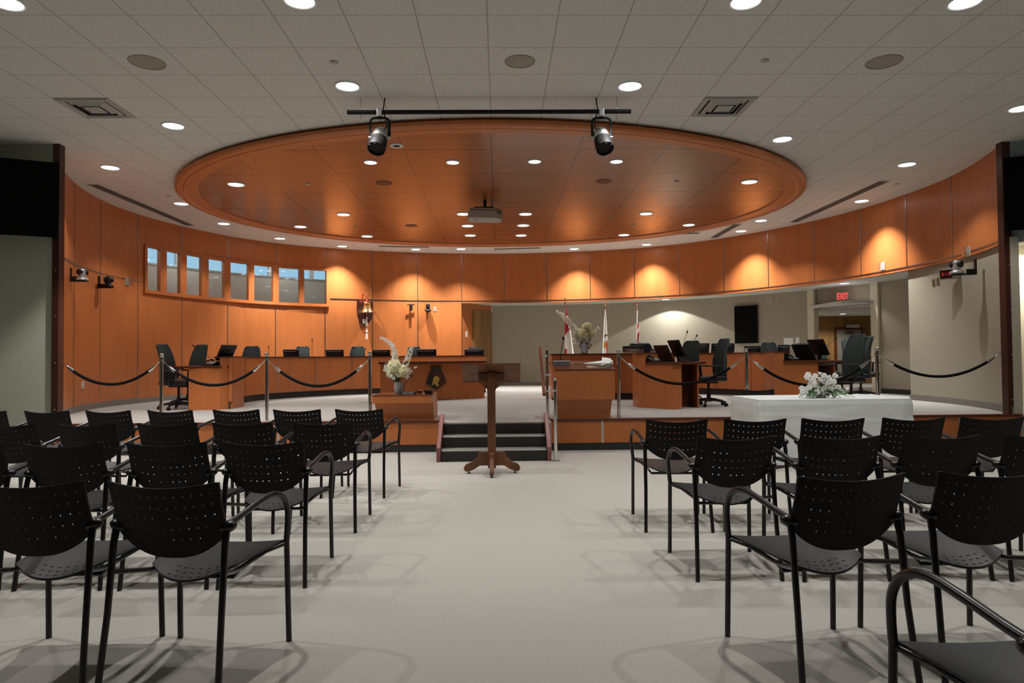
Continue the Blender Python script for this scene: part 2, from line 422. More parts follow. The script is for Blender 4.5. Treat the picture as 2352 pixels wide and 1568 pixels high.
struct('wall_vestibule_left', MB().hexa([(A_.x-.03, A_.y+.03, PLAT), (A_.x+.03, A_.y, PLAT), (8.52, 19.6, PLAT), (8.42, 19.6, PLAT)], [(A_.x-.03, A_.y+.03, 2.42), (A_.x+.03, A_.y, 2.42), (8.52, 19.6, 2.42), (8.42, 19.6, 2.42)]), 'cream_wall')
struct('wall_vestibule_right', MB().hexa([(B_.x+.05, B_.y, PLAT), (B_.x+.12, B_.y-.05, PLAT), (12.3, 16.2, PLAT), (12.3, 16.3, PLAT)], [(B_.x+.05, B_.y, 2.42), (B_.x+.12, B_.y-.05, 2.42), (12.3, 16.2, 2.42), (12.3, 16.3, 2.42)]), 'wood_door')
# vestibule door
p0, p1 = aty(1921, 757, 19.57), aty(1977, 757, 19.57)
d = MB().box(p0.x, p1.x, 19.555, 19.595, PLAT, p0.z)
dr = struct('door_2', d, 'base_grey')
fr = MB(); fr.box(p0.x-.06, p0.x, 19.54, 19.59, PLAT, p0.z+.06); fr.box(p1.x, p1.x+.06, 19.54, 19.59, PLAT, p0.z+.06); fr.box(p0.x, p1.x, 19.54, 19.59, p0.z, p0.z+.06)
obj('door_frame', fr, 'wood_dark', dr)
q0, q1 = aty(1945, 745, 19.5), aty(1973, 752, 19.5)
obj('door_closer', MB().box(q0.x, q1.x, 19.46, 19.55, q1.z, q0.z), 'grey_paint', dr, bevel=.01)
q0 = aty(1952, 762, 19.5)
obj('door_closer_arm', MB().box(q0.x-.12, q0.x+.1, 19.45, 19.55, q0.z-.03, q0.z), 'badge_frame', dr)
# left return wall of the opening with a veneered door
J0, J1 = wall_pt(-9.3, -.12), pt(-2.1, RC)
def on_ret(s, z, off=0):
    v = J1 - J0; nrm = Vector((v.y, -v.x, 0)).normalized()
    q = J0 + v*s + nrm*off; return Vector((q.x, q.y, z))
def ret_box(s0, s1, z0, z1, o0, o1):
    return MB().hexa([on_ret(s0,z0,o0), on_ret(s1,z0,o0), on_ret(s1,z0,o1), on_ret(s0,z0,o1)], [on_ret(s0,z1,o0), on_ret(s1,z1,o0), on_ret(s1,z1,o1), on_ret(s0,z1,o1)])
struct('wall_return', ret_box(-.05, 1.05, PLAT, 2.85, -.1, 0), 'wood')
struct('trim_opening_jamb', MB().arc(-9.6, -9.25, lambda t: RW(t)-.006, lambda t: RW(t)+.12, PLAT, 2.80, 2), 'wood')
d1 = struct('door_1', ret_box(.40, .93, PLAT+.01, 2.62, .004, .025), 'wood_door')
obj('door_frame', ret_box(.36, .40, PLAT, 2.66, 0, .03), 'wood_door', d1)
obj('door_frame', ret_box(.93, .97, PLAT, 2.66, 0, .03), 'wood_door', d1)
obj('door_frame', ret_box(.40, .93, 2.62, 2.66, 0, .03), 'wood_door', d1)
# --- right wall below the band
struct('wall_right', MB().arc(87.0, 111.5, lambda t: RW(t)+.05, lambda t: RW(t)+.15, PLAT, 2.86), 'fabric_beige')
struct('wall_corridor_end', MB().arc(87.0, 87.8, lambda t: RW(t)+.05, RC+.2, PLAT, 2.86, 2), 'fabric_beige')
struct('baseboard_right', MB().arc(87.0, 111.4, lambda t: RW(t)+.03, lambda t: RW(t)+.06, PLAT, PLAT+.10), 'base_grey')
# --- posts where the chamber opens to the audience
def post(name, x, y, w, dd):
    o = struct(name, MB().box(x, x+w, y, y+dd, 0, CEIL), 'wood_post', bevel=.006)
    b = MB()
    for k in range(7):
        b.M = Matrix.Translation((x+w*.55, y-.002, .62+.62*k)) @ Matrix.Rotation(PI/2, 4, 'X'); b.lathe([(.0001,.006),(.008,.005),(.011,0),(.011,-.004)], 10)
    b.M = None
    obj('bolt', b, 'steel', o)
LPX = aty(121, 332, 9.20).x; LPX1 = aty(137, 332, 9.20).x
post('trim_post_left', LPX, 9.20, LPX1-LPX, .12)
RPX = aty(2301, 328, 9.24).x; RPX1 = aty(2319, 328, 9.24).x
post('trim_post_right', RPX, 9.24, RPX1-RPX, .12)
# --- audience side walls
struct('wall_left_partition', MB().box(-10, LPX+.02, 9.24, 9.34, 0, CEIL), 'fabric_green')
w25 = math.tan(rad(24))
XR0 = RPX1-.01; XR1 = aty(2339, 700, 9.22).x; 
def rw_y(x): return 9.27 - (x-XR0)*w25
mb = MB().hexa([(XR0, rw_y(XR0), 0), (XR1, rw_y(XR1), 0), (XR1, rw_y(XR1)+.12, 0), (XR0, rw_y(XR0)+.12, 0)], [(XR0, rw_y(XR0), CEIL), (XR1, rw_y(XR1), CEIL), (XR1, rw_y(XR1)+.12, CEIL), (XR0, rw_y(XR0)+.12, CEIL)])
mb.hexa([(XR1, rw_y(XR1), 2.80), (9.8, rw_y(9.8), 2.80), (9.8, rw_y(9.8)+.12, 2.80), (XR1, rw_y(XR1)+.12, 2.80)], [(XR1, rw_y(XR1), CEIL), (9.8, rw_y(9.8), CEIL), (9.8, rw_y(9.8)+.12, CEIL), (XR1, rw_y(XR1)+.12, CEIL)])
struct('wall_right_partition', mb, 'fabric_blue')
struct('wall_side_left', MB().box(-10.1, -10, -4, 9.3, 0, CEIL), 'fabric_green')
struct('wall_side_right', MB().box(12.5, 12.6, -4, 23, 0, CEIL), 'cream_wall')
struct('wall_rear', MB().box(-10, 12.5, -4.1, -4, 0, CEIL), 'fabric_green')
struct('wall_far', MB().box(3, 12.5, 23, 23.1, 0, CEIL), 'cream_wall')
struct('wall_lobby', MB().box(8.3, 8.4, 9.5, 13.5, 0, CEIL), 'cream_wall')
struct('ceiling_lobby', MB().box(7.75, 9.9, 8.6, 12.3, 2.95, 3.0), 'plain_ceiling')
struct('wall_lobby_back', MB().box(7.65, 9.9, 12.2, 12.3, 0, CEIL), 'cream_wall')
struct('baseboard_lobby', MB().box(7.65, 8.3, 12.18, 12.2, 0, .12), 'base_grey')
for k, yy in enumerate((1.02, .80)):
    p = aty(2347, 830 if k == 0 else 853, 11.4)
    hr = thing('wall_handrail', 'short %s wooden handrail end in the bright lobby beyond the right post' % ('upper' if k == 0 else 'lower'), 'handrail', (p.x, 11.4, p.z), 0)
    obj('rail', MB().tube([(-.05,0,0),(.5,0,.0)], .022, 10), 'wood_rail', hr)
    obj('bracket', MB().tube([(-.03,0,0),(-.03,.02,-.12),(-.03,.4,-.13),(-.03,.8,-.13)], .012, 8), 'wood_dark', hr)

# --- oval canopy
EX, EY, EA, EB = -.082, 12.793, 5.575, 4.58
CANZ = CEIL - .065
def ell(mb, a0, z0, a1, z1, n=128):
    vs = []
    for (off, z) in ((a0, z0), (a1, z1)):
        for k in range(n):
            t = 2*PI*k/n; vs.append((EX + (EA-off)*math.cos(t), EY + (EB-off)*math.sin(t), z))
    mb.add(vs, [(k, (k+1)%n, n+(k+1)%n, n+k) for k in range(n)], False)
pan = MB(); n = 128
pan.add([(EX+(EA-.34)*math.cos(2*PI*k/n), EY+(EB-.34)*math.sin(2*PI*k/n), CANZ) for k in range(n)] + [(EX+(EA-.34)*math.cos(2*PI*k/n), EY+(EB-.34)*math.sin(2*PI*k/n), CEIL) for k in range(n)],
        [tuple(range(n))[::-1]] + [(k, (k+1)%n, n+(k+1)%n, n+k) for k in range(n)])
can = struct('ceiling_canopy', pan, 'wood_canopy')
ring = MB()
prof = [(.06, CEIL), (.06, CEIL-.035), (.0, CEIL-.04), (.0, CEIL-.085), (.03, CEIL-.105), (.105, CEIL-.11), (.12, CEIL-.10), (.13, CEIL-.112), (.145, CEIL-.10), (.155, CEIL-.095), (.335, CEIL-.092), (.35, CANZ-.012), (.352, CANZ+.02)]
for (a, z), (b, y) in zip(prof, prof[1:]): ell(ring, a, z, b, y)
struct('trim_canopy_ring', ring, 'wood_flat')

# ================================================================== LIGHTS AND CEILING FITTINGS
WARM = (1.0, .93, .84); COOL = (1.0, .975, .94)
def make_light(r):
    t = thing('downlight', '-', 'ceiling light')
    obj('trim_ring', MB().lathe([(r*.93,.002),(r*.93,-.008),(r*1.0,-.014),(r*1.12,-.010),(r*1.14,.0)], 28), 'white_paint', t)
    obj('lens', MB().lathe([(.0001,-.006),(r*.6,-.006),(r*.94,-.004)], 28), 'lens_glow', t)
    return t
protoL = {}
LIGHT_W = {}
def downlight(px, label, group, r=.125, z=CEIL, watts=60, size=98, blend=.35, colr=COOL, pos=None, radius=.04):
    p = pos or atz(px[0], px[1], z)
    loc = (p.x, p.y, z)
    if r not in protoL:
        protoL[r] = make_light(r); o = protoL[r]; o.location = loc; o['label'] = label; o['group'] = group
    else: o = dup(protoL[r], loc, 0, label, group)
    if watts:
        L = bpy.data.lights.new('spot', 'SPOT'); L.energy = watts; L.spot_size = rad(size); L.spot_blend = blend; L.shadow_soft_size = radius; L.color = colr
        lo = bpy.data.objects.new('spot', L); col.objects.link(lo); lo.location = (p.x, p.y, z-.02)
    return o
W0 = 140
WC = 82; WN = 740
gT = 'recessed downlights in the tiled ceiling'
for px, lab in [((15,5),'at the top left corner of the picture'),((688,0),'cut by the top edge, left'),((1713,2),'cut by the top edge, right'),((2217,3),'at the top right corner of the picture'),
                ((798,197),'above the left end of the black lighting bar'),((1447,197),'above the right end of the black lighting bar'),((2345,248),'at the right edge beyond the right vent'),
                ((398,288),'between the left air vent and the oval canopy'),((1797,319),'between the right air vent and the oval canopy')]:
    downlight(px, 'round white downlight in the ceiling tiles, ' + lab, gT, watts=W0*(5.0 if px == (398,288) else 1.0), size=98, blend=.3)
for X_, lab in ((-4.03,'far left column'), (-1.61,'second column'), (1.47,'third column'), (3.9,'far right column')):
    for Y_, rn in ((3.78,'first'),):
        downlight(None, 'round white downlight above the chairs, %s, in the row out of the picture' % lab, gT, watts=W0*1.35, size=98, blend=.3, pos=Vector((X_, Y_, 0)))
for px, lab in [((253,384),'nearest the left black wall panel'),((2083,377),'nearest the right black wall panel'),((416,467),'second along the left wall, touching the rim'),((1979,461),'second along the right wall, beside the slot vent'),
                ((514,513),'third along the left wall from the left post'),((1748,506),'third along the right wall, beside the canopy rim'),((643,547),'above the middle of the inside windows'),((1702,530),'beside the short slot vent on the right'),
                ((786,565),'at the right end of the inside windows'),((955,572),'behind the canopy, above the bell'),((1059,571),'behind the canopy, left of its middle'),((1319,571),'behind the canopy, right of its middle'),((1485,561),'behind the canopy, above the two flags on the right')]:
    near = px[0] in (643, 786, 955, 1059, 1319, 1485, 1702, 1979)
    downlight(px, 'round downlight near the curved wall, ' + lab, 'downlights between the canopy and the curved wall', watts=WN if near else W0*.8, size=96 if near else 110, blend=1.0 if near else .4)
gC = 'recessed downlights in the oval wood canopy'
for px, r, lab in [((542,423),.125,'leftmost in the canopy'),((1721,417),.125,'rightmost in the canopy'),((690,520),.125,'rear left by the canopy rim'),((1582,516),.125,'rear right by the canopy rim'),
                ((843,542),.125,'lowest of the left group'),((1433,539),.125,'lowest of the right group'),((789,492),.125,'left, over the glowing panel'),((1484,490),.125,'right, over the glowing panel'),
                ((1064,491),.125,'half hidden by the projector'),((1207,491),.125,'right of the projector'),((1074,518),.125,'below the projector on the left'),((1202,517),.125,'below the projector on the right'),((1080,540),.125,'rear left of the middle six'),((1197,540),.125,'rear right of the middle six'),
                ((851,372),.09,'small, below the left stage light'),((1040,372),.09,'small, second in the front row'),((1228,370),.09,'small, third in the front row'),((1416,370),.09,'small, below the right stage light')]:
    downlight(px, 'round downlight in the orange wood canopy, ' + lab, gC, r=r, z=CANZ, watts=WC*(1.0 if r > .1 else .8), size=100, blend=.5)
# corridor lamps
downlight((1939,650), 'round downlight in the low corridor ceiling above the exit sign', 'corridor downlights', r=.11, z=2.83, watts=28, size=110, blend=.3, colr=COOL)
downlight(None, 'round downlight in the low corridor ceiling behind the flags', 'corridor downlights', r=.11, z=2.83, watts=125, size=128, blend=.06, colr=COOL, pos=pt(34, 8.05))
downlight((1936,720), 'round downlight in the lobby ceiling beyond the exit sign', 'corridor downlights', r=.10, z=2.38, watts=110, size=150, blend=.4, colr=WARM)
downlight(None, 'round downlight in the bright lobby ceiling past the right post', 'corridor downlights', r=.10, z=2.95, watts=160, size=150, blend=.4, colr=WARM, pos=Vector((8.0, 10.8, 0)))

# round ceiling speakers
def speaker(px, z, r, m, label, grp, name='ceiling_speaker'):
    p = atz(px[0], px[1], z); t = thing(name, label, 'speaker', (p.x, p.y, z), 0, grp)
    obj('rim', MB().lathe([(r*.9,.0),(r*.92,-.008),(r,-.008),(r*1.02,.0)], 32), m, t); obj('grille', MB().lathe([(.0001,-.007),(r*.6,-.007),(r*.9,-.004)], 32), m, t)
speaker((338,143), CEIL, .17, 'speaker_grille', 'round speaker grille in the ceiling tiles at upper left', 'ceiling speakers')
speaker((1194,141), CEIL, .15, 'speaker_grille', 'round speaker grille in the ceiling tiles at upper middle', 'ceiling speakers')
speaker((2030,142), CEIL, .17, 'speaker_grille', 'round speaker grille in the ceiling tiles at upper right', 'ceiling speakers')
speaker((882,420), CANZ, .13, 'speaker_wood', 'round brown speaker in the canopy left of the projector, below the left stage light', 'canopy speakers')
speaker((1387,416), CANZ, .13, 'speaker_wood', 'round brown speaker in the canopy below the right stage light', 'canopy speakers')
speaker((945,518), CANZ, .13, 'speaker_wood', 'round brown speaker in the canopy rear, left of the middle six lights', 'canopy speakers')
p = atz(911, 334, CANZ)
t = thing('eyeball_spotlight', 'unlit round eyeball spot with a dark centre beside the left stage light', 'ceiling light', (p.x, p.y, CANZ))
obj('trim_ring', MB().lathe([(.05,-.004),(.055,-.012),(.085,-.012),(.09,0)], 28), 'white_paint', t); obj('aperture', MB().lathe([(.0001,-.003),(.052,-.006)], 24), 'dark_slot', t)
for px, z, lab in [((767,142),CEIL,'above the left end of the lighting bar'),((1757,138),CEIL,'above the right air vent'),((388,450),CEIL,'left of the canopy rim'),((2060,422),CEIL,'right of the long slot vent'),((707,422),CANZ,'on the left of the canopy'),((1554,416),CANZ,'on the right of the canopy'),((816,519),CANZ,'at the rear left of the canopy'),((1455,516),CANZ,'at the rear right of the canopy')]:
    p = atz(px[0], px[1], z)
    o = obj('sprinkler_cover', MB().lathe([(.0001,-.012),(.038,-.012),(.04,-.008),(.04,0)], 20), 'grey_paint', loc=(p.x, p.y, z))
    tag(o, 'small flat round sprinkler cover ' + lab, 'sprinkler', 'sprinkler covers')
# square air diffusers
def vent(x, y, label):
    t = thing('air_vent', label, 'air vent', (x, y, CEIL), 0, 'square air vents')
    def sq(a0, z0, a1, z1):
        mb = MB()
        c = [(-1,-1),(1,-1),(1,1),(-1,1)]
        mb.add([(a0*i, a0*j, z0) for i, j in c] + [(a1*i, a1*j, z1) for i, j in c], [(k, (k+1)%4, 4+(k+1)%4, 4+k) for k in range(4)]); return mb
    fr = sq(.30, -.002, .29, -.022); 
    for a in (sq(.29,-.022,.255,-.022), sq(.255,-.022,.235,-.0)): fr.add(a.v, a.f)
    obj('frame', fr, 'grey_paint', t)
    obj('backing', MB().box(-.25,.25,-.25,.25,-.0015,-.0005), 'dark_slot', t)
    lo = MB()
    for a in (.20, .145): q = sq(a+.012, -.004, a-.025, -.03); lo.add(q.v, q.f); q = sq(a-.025,-.03,a-.027,-.028); lo.add(q.v, q.f)
    obj('louvre', lo, 'grey_paint', t); obj('core', MB().box(-.095,.095,-.095,.095,-.03,-.026), 'grey_paint', t)
vent(GX-7.5*TILE, GY+3.5*TILE, 'square white louvred air vent in the ceiling at left')
vent(GX+4.5*TILE, GY+3.5*TILE, 'square white louvred air vent in the ceiling at right')
def slot(a, b, label):
    A, B = atz(*a, CEIL), atz(*b, CEIL); L = (B-A).length; M = (A+B)/2
    t = thing('slot_vent', label, 'air vent', (M.x, M.y, CEIL), math.atan2(B.y-A.y, B.x-A.x), 'slot vents')
    fr = MB()
    for y in (-.085, -.044, -.001, .042, .083): fr.box(-L/2, L/2, y-.001, y+.006, -.004, 0)
    for x in (-L/2, L/2-.012): fr.box(x, x+.012, -.085, .089, -.013, 0)
    obj('frame', fr, 'grey_paint', t); obj('backing', MB().box(-L/2, L/2, -.085, .089, -.002, -.001), 'dark_slot', t)
slot((212,423), (436,517), 'long narrow slot vent along the left curved wall')
slot((2033,415), (1824,509), 'long narrow slot vent along the right curved wall')
slot((1695,514), (1640,545), 'short slot vent behind the canopy on the right')
slot((1560,536), (1606,535), 'small dark slot vent at the rear right rim of the canopy')
slot((870,565), (985,567), 'thin dark slot vent behind the canopy on the left')
slot((1135,572), (1240,569), 'thin dark slot vent behind the canopy in the middle')

# lighting bar and two par cans
BY = 7.61
b0, b1 = aty(798, 258, BY), aty(1449, 256, BY)
bar = thing('lighting_bar', 'long black pipe hung below the ceiling, carrying two stage lights', 'lighting bar', (b0.x, BY, b0.z))
zb = b0.z
obj('pipe', MB().tube([(0,0,0),(b1.x-b0.x,0,b1.z-b0.z)], .025, 14), 'black_pipe', bar)
for px in (828, 1417):
    x = aty(px, 258, BY).x - b0.x
    obj('hanger_rod', MB().tube([(x,0,-.09),(x,0,CEIL-zb)], .005, 8).lathe([(.0001,.03),(.016,.03),(.016,.02),(.0001,.02)], 10, (x,0,.01)), 'steel', bar)
def parcan(px, side, label):
    P = aty(px, 257, BY)
    t = thing('stage_light', label, 'stage light', (P.x, BY, P.z), 0, 'stage lights on the lighting bar')
    obj('clamp', MB().box(-.03,.03,-.035,.035,-.06,.035), 'alu', t, bevel=.008)
    yk = MB(); yk.tube([(-.105,0,-.28),(-.105,0,-.11),(-.09,0,-.08),(-.06,0,-.07),(.06,0,-.07),(.09,0,-.08),(.105,0,-.11),(.105,0,-.28)], .011, 8, flat=1.6)
    obj('yoke', yk, 'black_pipe', t)
    can_ = MB(); can_.M = Matrix.Translation((0,0,-.29)) @ Matrix.Rotation(rad(-32), 4, 'X') @ Matrix.Rotation(rad(7*side), 4, 'Y')
    can_.lathe([(.0001,-.17),(.085,-.17),(.09,-.19),(.1,-.19),(.1,-.09),(.094,-.08),(.094,-.035)], 28)
    for k in range(8):
        a = 2*PI*k/8; can_.box(.086*math.cos(a)-.006,.086*math.cos(a)+.006,.086*math.sin(a)-.006,.086*math.sin(a)+.006,-.205,-.185)
    obj('can', can_, 'black_pipe', t)
    dm = MB(); dm.M = can_.M; dm.lathe([(.094,-.035),(.093,.03),(.086,.065),(.07,.10),(.04,.125),(.0001,.13)], 28)
    obj('lamp_cap', dm, 'alu', t)
    kb = MB()
    for s in (-1, 1): kb.tube([(s*.085,0,-.29),(s*.125,0,-.29)], .016, 10)
    obj('knob', kb, 'steel', t)
    cb = MB(); sx = .06*(1 if px < 1100 else -1)
    cb.tube([(sx*1.0,.0,CEIL-P.z),(sx*.8,.01,.1),(sx*.7,.0,.03),(sx*1.1,0,-.1),(sx*1.3,0,-.18),(sx*.8,0,-.19),(0,.03,-.17),(0,.06,-.2)], .007, 8)
    obj('power_cable', cb, 'black_plastic', t)
    obj('safety_wire', MB().tube([(0,0,-.05),(-.02,.02,-.12),(-.03,.05,-.18)], .003, 6), 'steel', t)
parcan(872, 1, 'black stage light with shiny top hanging at the left of the bar')
parcan(1381, -1, 'black stage light with shiny top hanging at the right of the bar')

# projector
PC = aty(1114, 488, 12.35)
t = thing('projector', 'pale grey projector hung from the middle of the wood canopy', 'projector', (PC.x, 12.35, CANZ))
zt = aty(1114, 476, 12.15).z - CANZ
body = MB(); body.M = Matrix.Translation((0,0,zt)) @ Matrix.Rotation(rad(6), 4, 'Z')
body.prism([(-.31,-.17),(-.29,-.2),(.18,-.2),(.31,-.06),(.31,.22),(.2,.25),(-.2,.25),(-.31,.15)], -.19, -.045)
body.prism([(-.28,-.18),(.17,-.18),(.28,-.05),(.28,.2),(-.28,.2)], -.045, 0)
obj('body', body, 'grey_paint', t, bevel=.012)
sl = MB(); sl.M = body.M
sl.M = body.M
sl.hexa([(.20,-.185,-.10),(.30,-.078,-.10),(.303,-.080,-.10),(.203,-.187,-.10)], [(.20,-.185,-.03),(.30,-.078,-.03),(.303,-.080,-.03),(.203,-.187,-.03)])
obj('exhaust_grille', sl, 'base_grey', t)
ft = MB(); ft.M = body.M; ft.box(-.17,-.155,-.204,-.198,-.10,-.085); ft.box(.06,.075,-.204,-.198,-.09,-.075); ft.box(-.2,-.13,-.1,-.07,-.193,-.188)
obj('sensor', ft, 'dark_slot', t)
obj('ceiling_mount', MB().box(-.19,.16,-.12,.1,zt-.0,zt+.03).tube([(.0,0,zt+.03),(.0,0,.0)], .03, 12), 'black_plastic', t)
obj('cable', MB().tube([(.12,.05,zt),(.13,-.1,zt*.4),(.12,-.25,-.01)], .008, 8), 'base_dark', t)

# black panels high on the audience walls
tl, tr, bl, br = aty(0,363,8.93), aty(122,377.5,9.17), aty(0,537,8.93), aty(135,547,9.17)
def panel_between(x0, y0, x1, y1, z0, z1, th, xo=0):
    d = Vector((x1-x0, y1-y0, 0)).normalized(); nrm = Vector((d.y, -d.x, 0))
    a, b = Vector((x0,y0,0)), Vector((x1,y1,0))
    q = [a, b, b - nrm*th, a - nrm*th]
    return MB().hexa([(p.x,p.y,z0) for p in q], [(p.x,p.y,z1) for p in q])
o = obj('black_wall_panel', panel_between(aty(-330,450,8.3).x, 8.3, aty(135,460,9.13).x, 9.13, (bl.z+br.z)/2, (tl.z+tr.z)/2, .06), 'black_fabric')
tag(o, 'large black fabric panel mounted high on the left green wall', 'wall panel', 'black wall panels')
x0, x1 = aty(2309,440,9.2).x, 9.6
o = obj('black_wall_panel', panel_between(x0, 9.2, x1, 9.2-(x1-x0)*w25, aty(2325,527,9.15).z, aty(2322,360,9.15).z, .06), 'black_fabric')
tag(o, 'large black fabric panel mounted high on the right blue-grey wall', 'wall panel', 'black wall panels')

# ================================================================== STAGE FRONT
# stairs
st = thing('stage_steps', 'dark three-rise steps with pale metal nosings in the middle of the stage front', 'steps', (0, 8.3, 0))
xs0, xs1 = aty(1012, 1040, 8.3).x, aty(1257, 1040, 8.3).x
def rel(b): return b
for k, (y0, z) in enumerate(((8.33, .14), (8.56, .28), (8.80, .42))):
    obj('riser', MB().box(xs0, xs1, y0-8.32, y0-8.30, z-.14, z-.012), 'base_dark', st)
    if k < 2: obj('tread', MB().box(xs0, xs1, y0-8.3, y0-8.3+.26, z-.012, z), 'base_grey', st)
    obj('nosing', MB().box(xs0+.01, xs1-.01, y0-8.3-.025, y0-8.3+.03, z-.016, z+.003), 'alu' if k < 2 else 'base_grey', st, bevel=.006)
for x in (xs0-.05, xs1):
    sg = MB(); sg.M = Matrix.Translation((x, -8.3, 0)) @ Matrix(((0,0,1,0),(1,0,0,0),(0,1,0,0),(0,0,0,1)))
    sg.prism([(8.28,0),(8.28,.17),(8.84,.53),(8.93,.53),(8.93,0)], 0, .05)
    sg = obj('stringer', sg, 'wood_stringer', st, bevel=.005)
# handrail
hr = thing('handrail', 'dark wooden handrail on chrome posts at the right of the stage steps', 'handrail', (aty(1256, 960, 9.26).x, 9.26, PLAT))
hx = hr.location.x
def post_at(px, yb, zb, yt_px, dia=.042):
    B = aty(px, 900, yb); zt_ = aty(px, yt_px, yb).z
    m = MB().tube([(B.x-hx, yb-9.26, zb-PLAT), (B.x-hx, yb-9.26, zt_-PLAT)], dia/2, 16)
    m.lathe([(.05,0),(.05,.008),(.022,.012)], 20, (B.x-hx, yb-9.26, zb-PLAT))
    return m, B, zt_
m1, B1, z1 = post_at(1257, 9.30, PLAT, 802); obj('post', m1, 'chrome', hr)
m2, B2, z2 = post_at(1275, 8.27, 0, 872); obj('post', m2, 'chrome', hr)
ra, rb = aty(1240, 799, 9.55), aty(1250, 906, 8.1)
loc = Vector((hx, 9.26, PLAT))
obj('rail', MB().tube([ra-loc, rb-loc], .021, 12), 'wood_rail', hr)
for f, B, zz in ((.2, B1, None), (.62, B1, None), (.93, B2, None)):
    q = ra.lerp(rb, f); e = Vector((B.x, B.y, q.z))
    obj('bracket', MB().tube([q-loc, Vector((B.x, q.y, q.z))-loc, e-loc], .011, 10).ball(q-loc, .02), 'chrome', hr)
obj('post_cap', MB().ball(Vector((B1.x, B1.y, z1))-loc, .024).ball(Vector((B2.x, B2.y, z2))-loc, .024), 'chrome', hr)

# low box left of the steps
def fx(px, Y): return aty(px, 900, Y).x
t = thing('stage_pedestal', 'low wooden box on the stage edge left of the steps, holding a vase', 'pedestal', (fx(925,9.22), 9.22, PLAT))
ox = t.location.x
def lo(px, Y=9.22): return fx(px, Y) - ox
ztop = aty(925, 906.5, 9.2).z - PLAT; zbd = aty(925, 926, 9.2).z - PLAT
obj('band', MB().box(lo(855.5), lo(992), -.02, .68, zbd, ztop-.012), 'wood', t, bevel=.003)
obj('top', MB().box(lo(855.5)-.005, lo(992)+.005, -.025, .685, ztop-.012, ztop), 'wood_dark', t, bevel=.003)
obj('base', MB().hexa([(lo(865),.10,0),(lo(995),.10,0),(lo(995),.66,0),(lo(865),.66,0)], [(lo(859),.05,zbd),(lo(994),.05,zbd),(lo(994),.66,zbd),(lo(859),.66,zbd)]), 'wood', t)
BOXTOP = ztop + PLAT
# taller lectern box right of the steps
t = thing('stage_lectern_box', 'tall wooden lectern box on the stage edge right of the steps, dark sloping top', 'lectern', (fx(1343,9.22), 9.22, PLAT))
ox = t.location.x
zf = aty(1343, 848, 9.2).z - PLAT; zb_ = aty(1343, 828, 9.76).z - PLAT; zbd = aty(1343, 917, 9.2).z - PLAT
x0, x1 = lo(1275), lo(1412)
obj('body', MB().hexa([(x0,-.02,zbd),(x1,-.02,zbd),(x1,.54,zbd),(x0,.54,zbd)], [(x0,-.02,zf-.015),(x1,-.02,zf-.015),(x1,.54,zb_-.015),(x0,.54,zb_-.015)]), 'wood', t)
obj('sloping_top', MB().hexa([(x0-.004,-.025,zf-.015),(x1+.004,-.025,zf-.015),(x1+.004,.545,zb_-.015),(x0-.004,.545,zb_-.015)], [(x0-.004,-.025,zf),(x1+.004,-.025,zf),(x1+.004,.545,zb_),(x0-.004,.545,zb_)]), 'wood_dark', t)
obj('base', MB().hexa([(lo(1283),.10,0),(lo(1403),.10,0),(lo(1403),.52,0),(lo(1283),.52,0)], [(lo(1279),.05,zbd),(lo(1407),.05,zbd),(lo(1407),.52,zbd),(lo(1279),.52,zbd)]), 'wood', t)
slope = math.atan2(zb_-zf, .57)
def on_slope(px, py):
    # point of the sloping top seen at that pixel
    d = ray(px, py); z0 = zf+PLAT; y0 = 9.195; k = math.tan(slope)
    s = (z0 - k*y0 - H) / (d.z - k*d.y)
    return d*s + Vector((0,0,H))
# microphone base on it
P = on_slope(1290, 838)
t = thing('desk_microphone', 'gooseneck microphone on a flat grey base on the sloping lectern top', 'microphone', P)
Ms = Matrix.Rotation(slope, 4, 'X')
b = MB(); b.M = Ms; b.box(-.115,.115,-.02,.10,0,.03); obj('base', b, 'black_plastic', t, bevel=.004)
b = MB(); b.M = Ms; b.box(-.115,.115,-.026,-.02,.0,.028); b.box(-.115,.115,.02,.09,.03,.045); obj('panel', b, 'mic_grey', t)
obj('gooseneck', MB().tube([(-.01,.05,.06),(-.005,.05,.15),(.015,.05,.28),(.03,.05,.35)], .005, 8), 'black_plastic', t)
obj('capsule', MB().ball((.032,.05,.375), .018, 12, (1,1,1.5)), 'black_plastic', t)
# bouquet wrapped in paper
P = on_slope(1376, 842)
t = thing('wrapped_bouquet', 'white paper wrapped bouquet lying on the sloping lectern top', 'bouquet', P)
b = MB(); b.M = Ms
def cone(u, v):
    x = -.21 + .36*u; r = .008 + .050*u**1.3 + .008*math.sin(v*2*PI*5)*u; a = 2*PI*v
    return (x, .02 + r*math.cos(a)*1.1, .045 + r*math.sin(a)*.85)
b.grid(cone, 10, 24)
b.add([(.02,-.05,.03),(.19,-.02,.075),(.17,.09,.10),(.05,.07,.12)], [(0,1,2,3)])
obj('paper', b, 'paper_white', t)
b = MB(); b.M = Ms
for k in range(9): b.rose((.14+.045*random.random(), -.03+.09*random.random(), .03+.05*random.random()), (1,-.3,.4), .026)
obj('blooms', b, 'petal_pure', t)
b = MB(); b.M = Ms
for k in range(4): b.tube([(-.18,.02,.045),(-.24-.02*k,.02+.006*k,.035),(-.3-.03*k,.03*k-.02,.02)], .004, 6)
obj('stems', b, 'stem_brown', t)
b = MB(); b.M = Ms; b.slab(lambda u, v: (-.17+.3*u, -.06+.1*v, .004+.008*math.sin(9*u)*v), 8, 4, (0,0,-.002)); obj('film', b, 'paper_film', t)

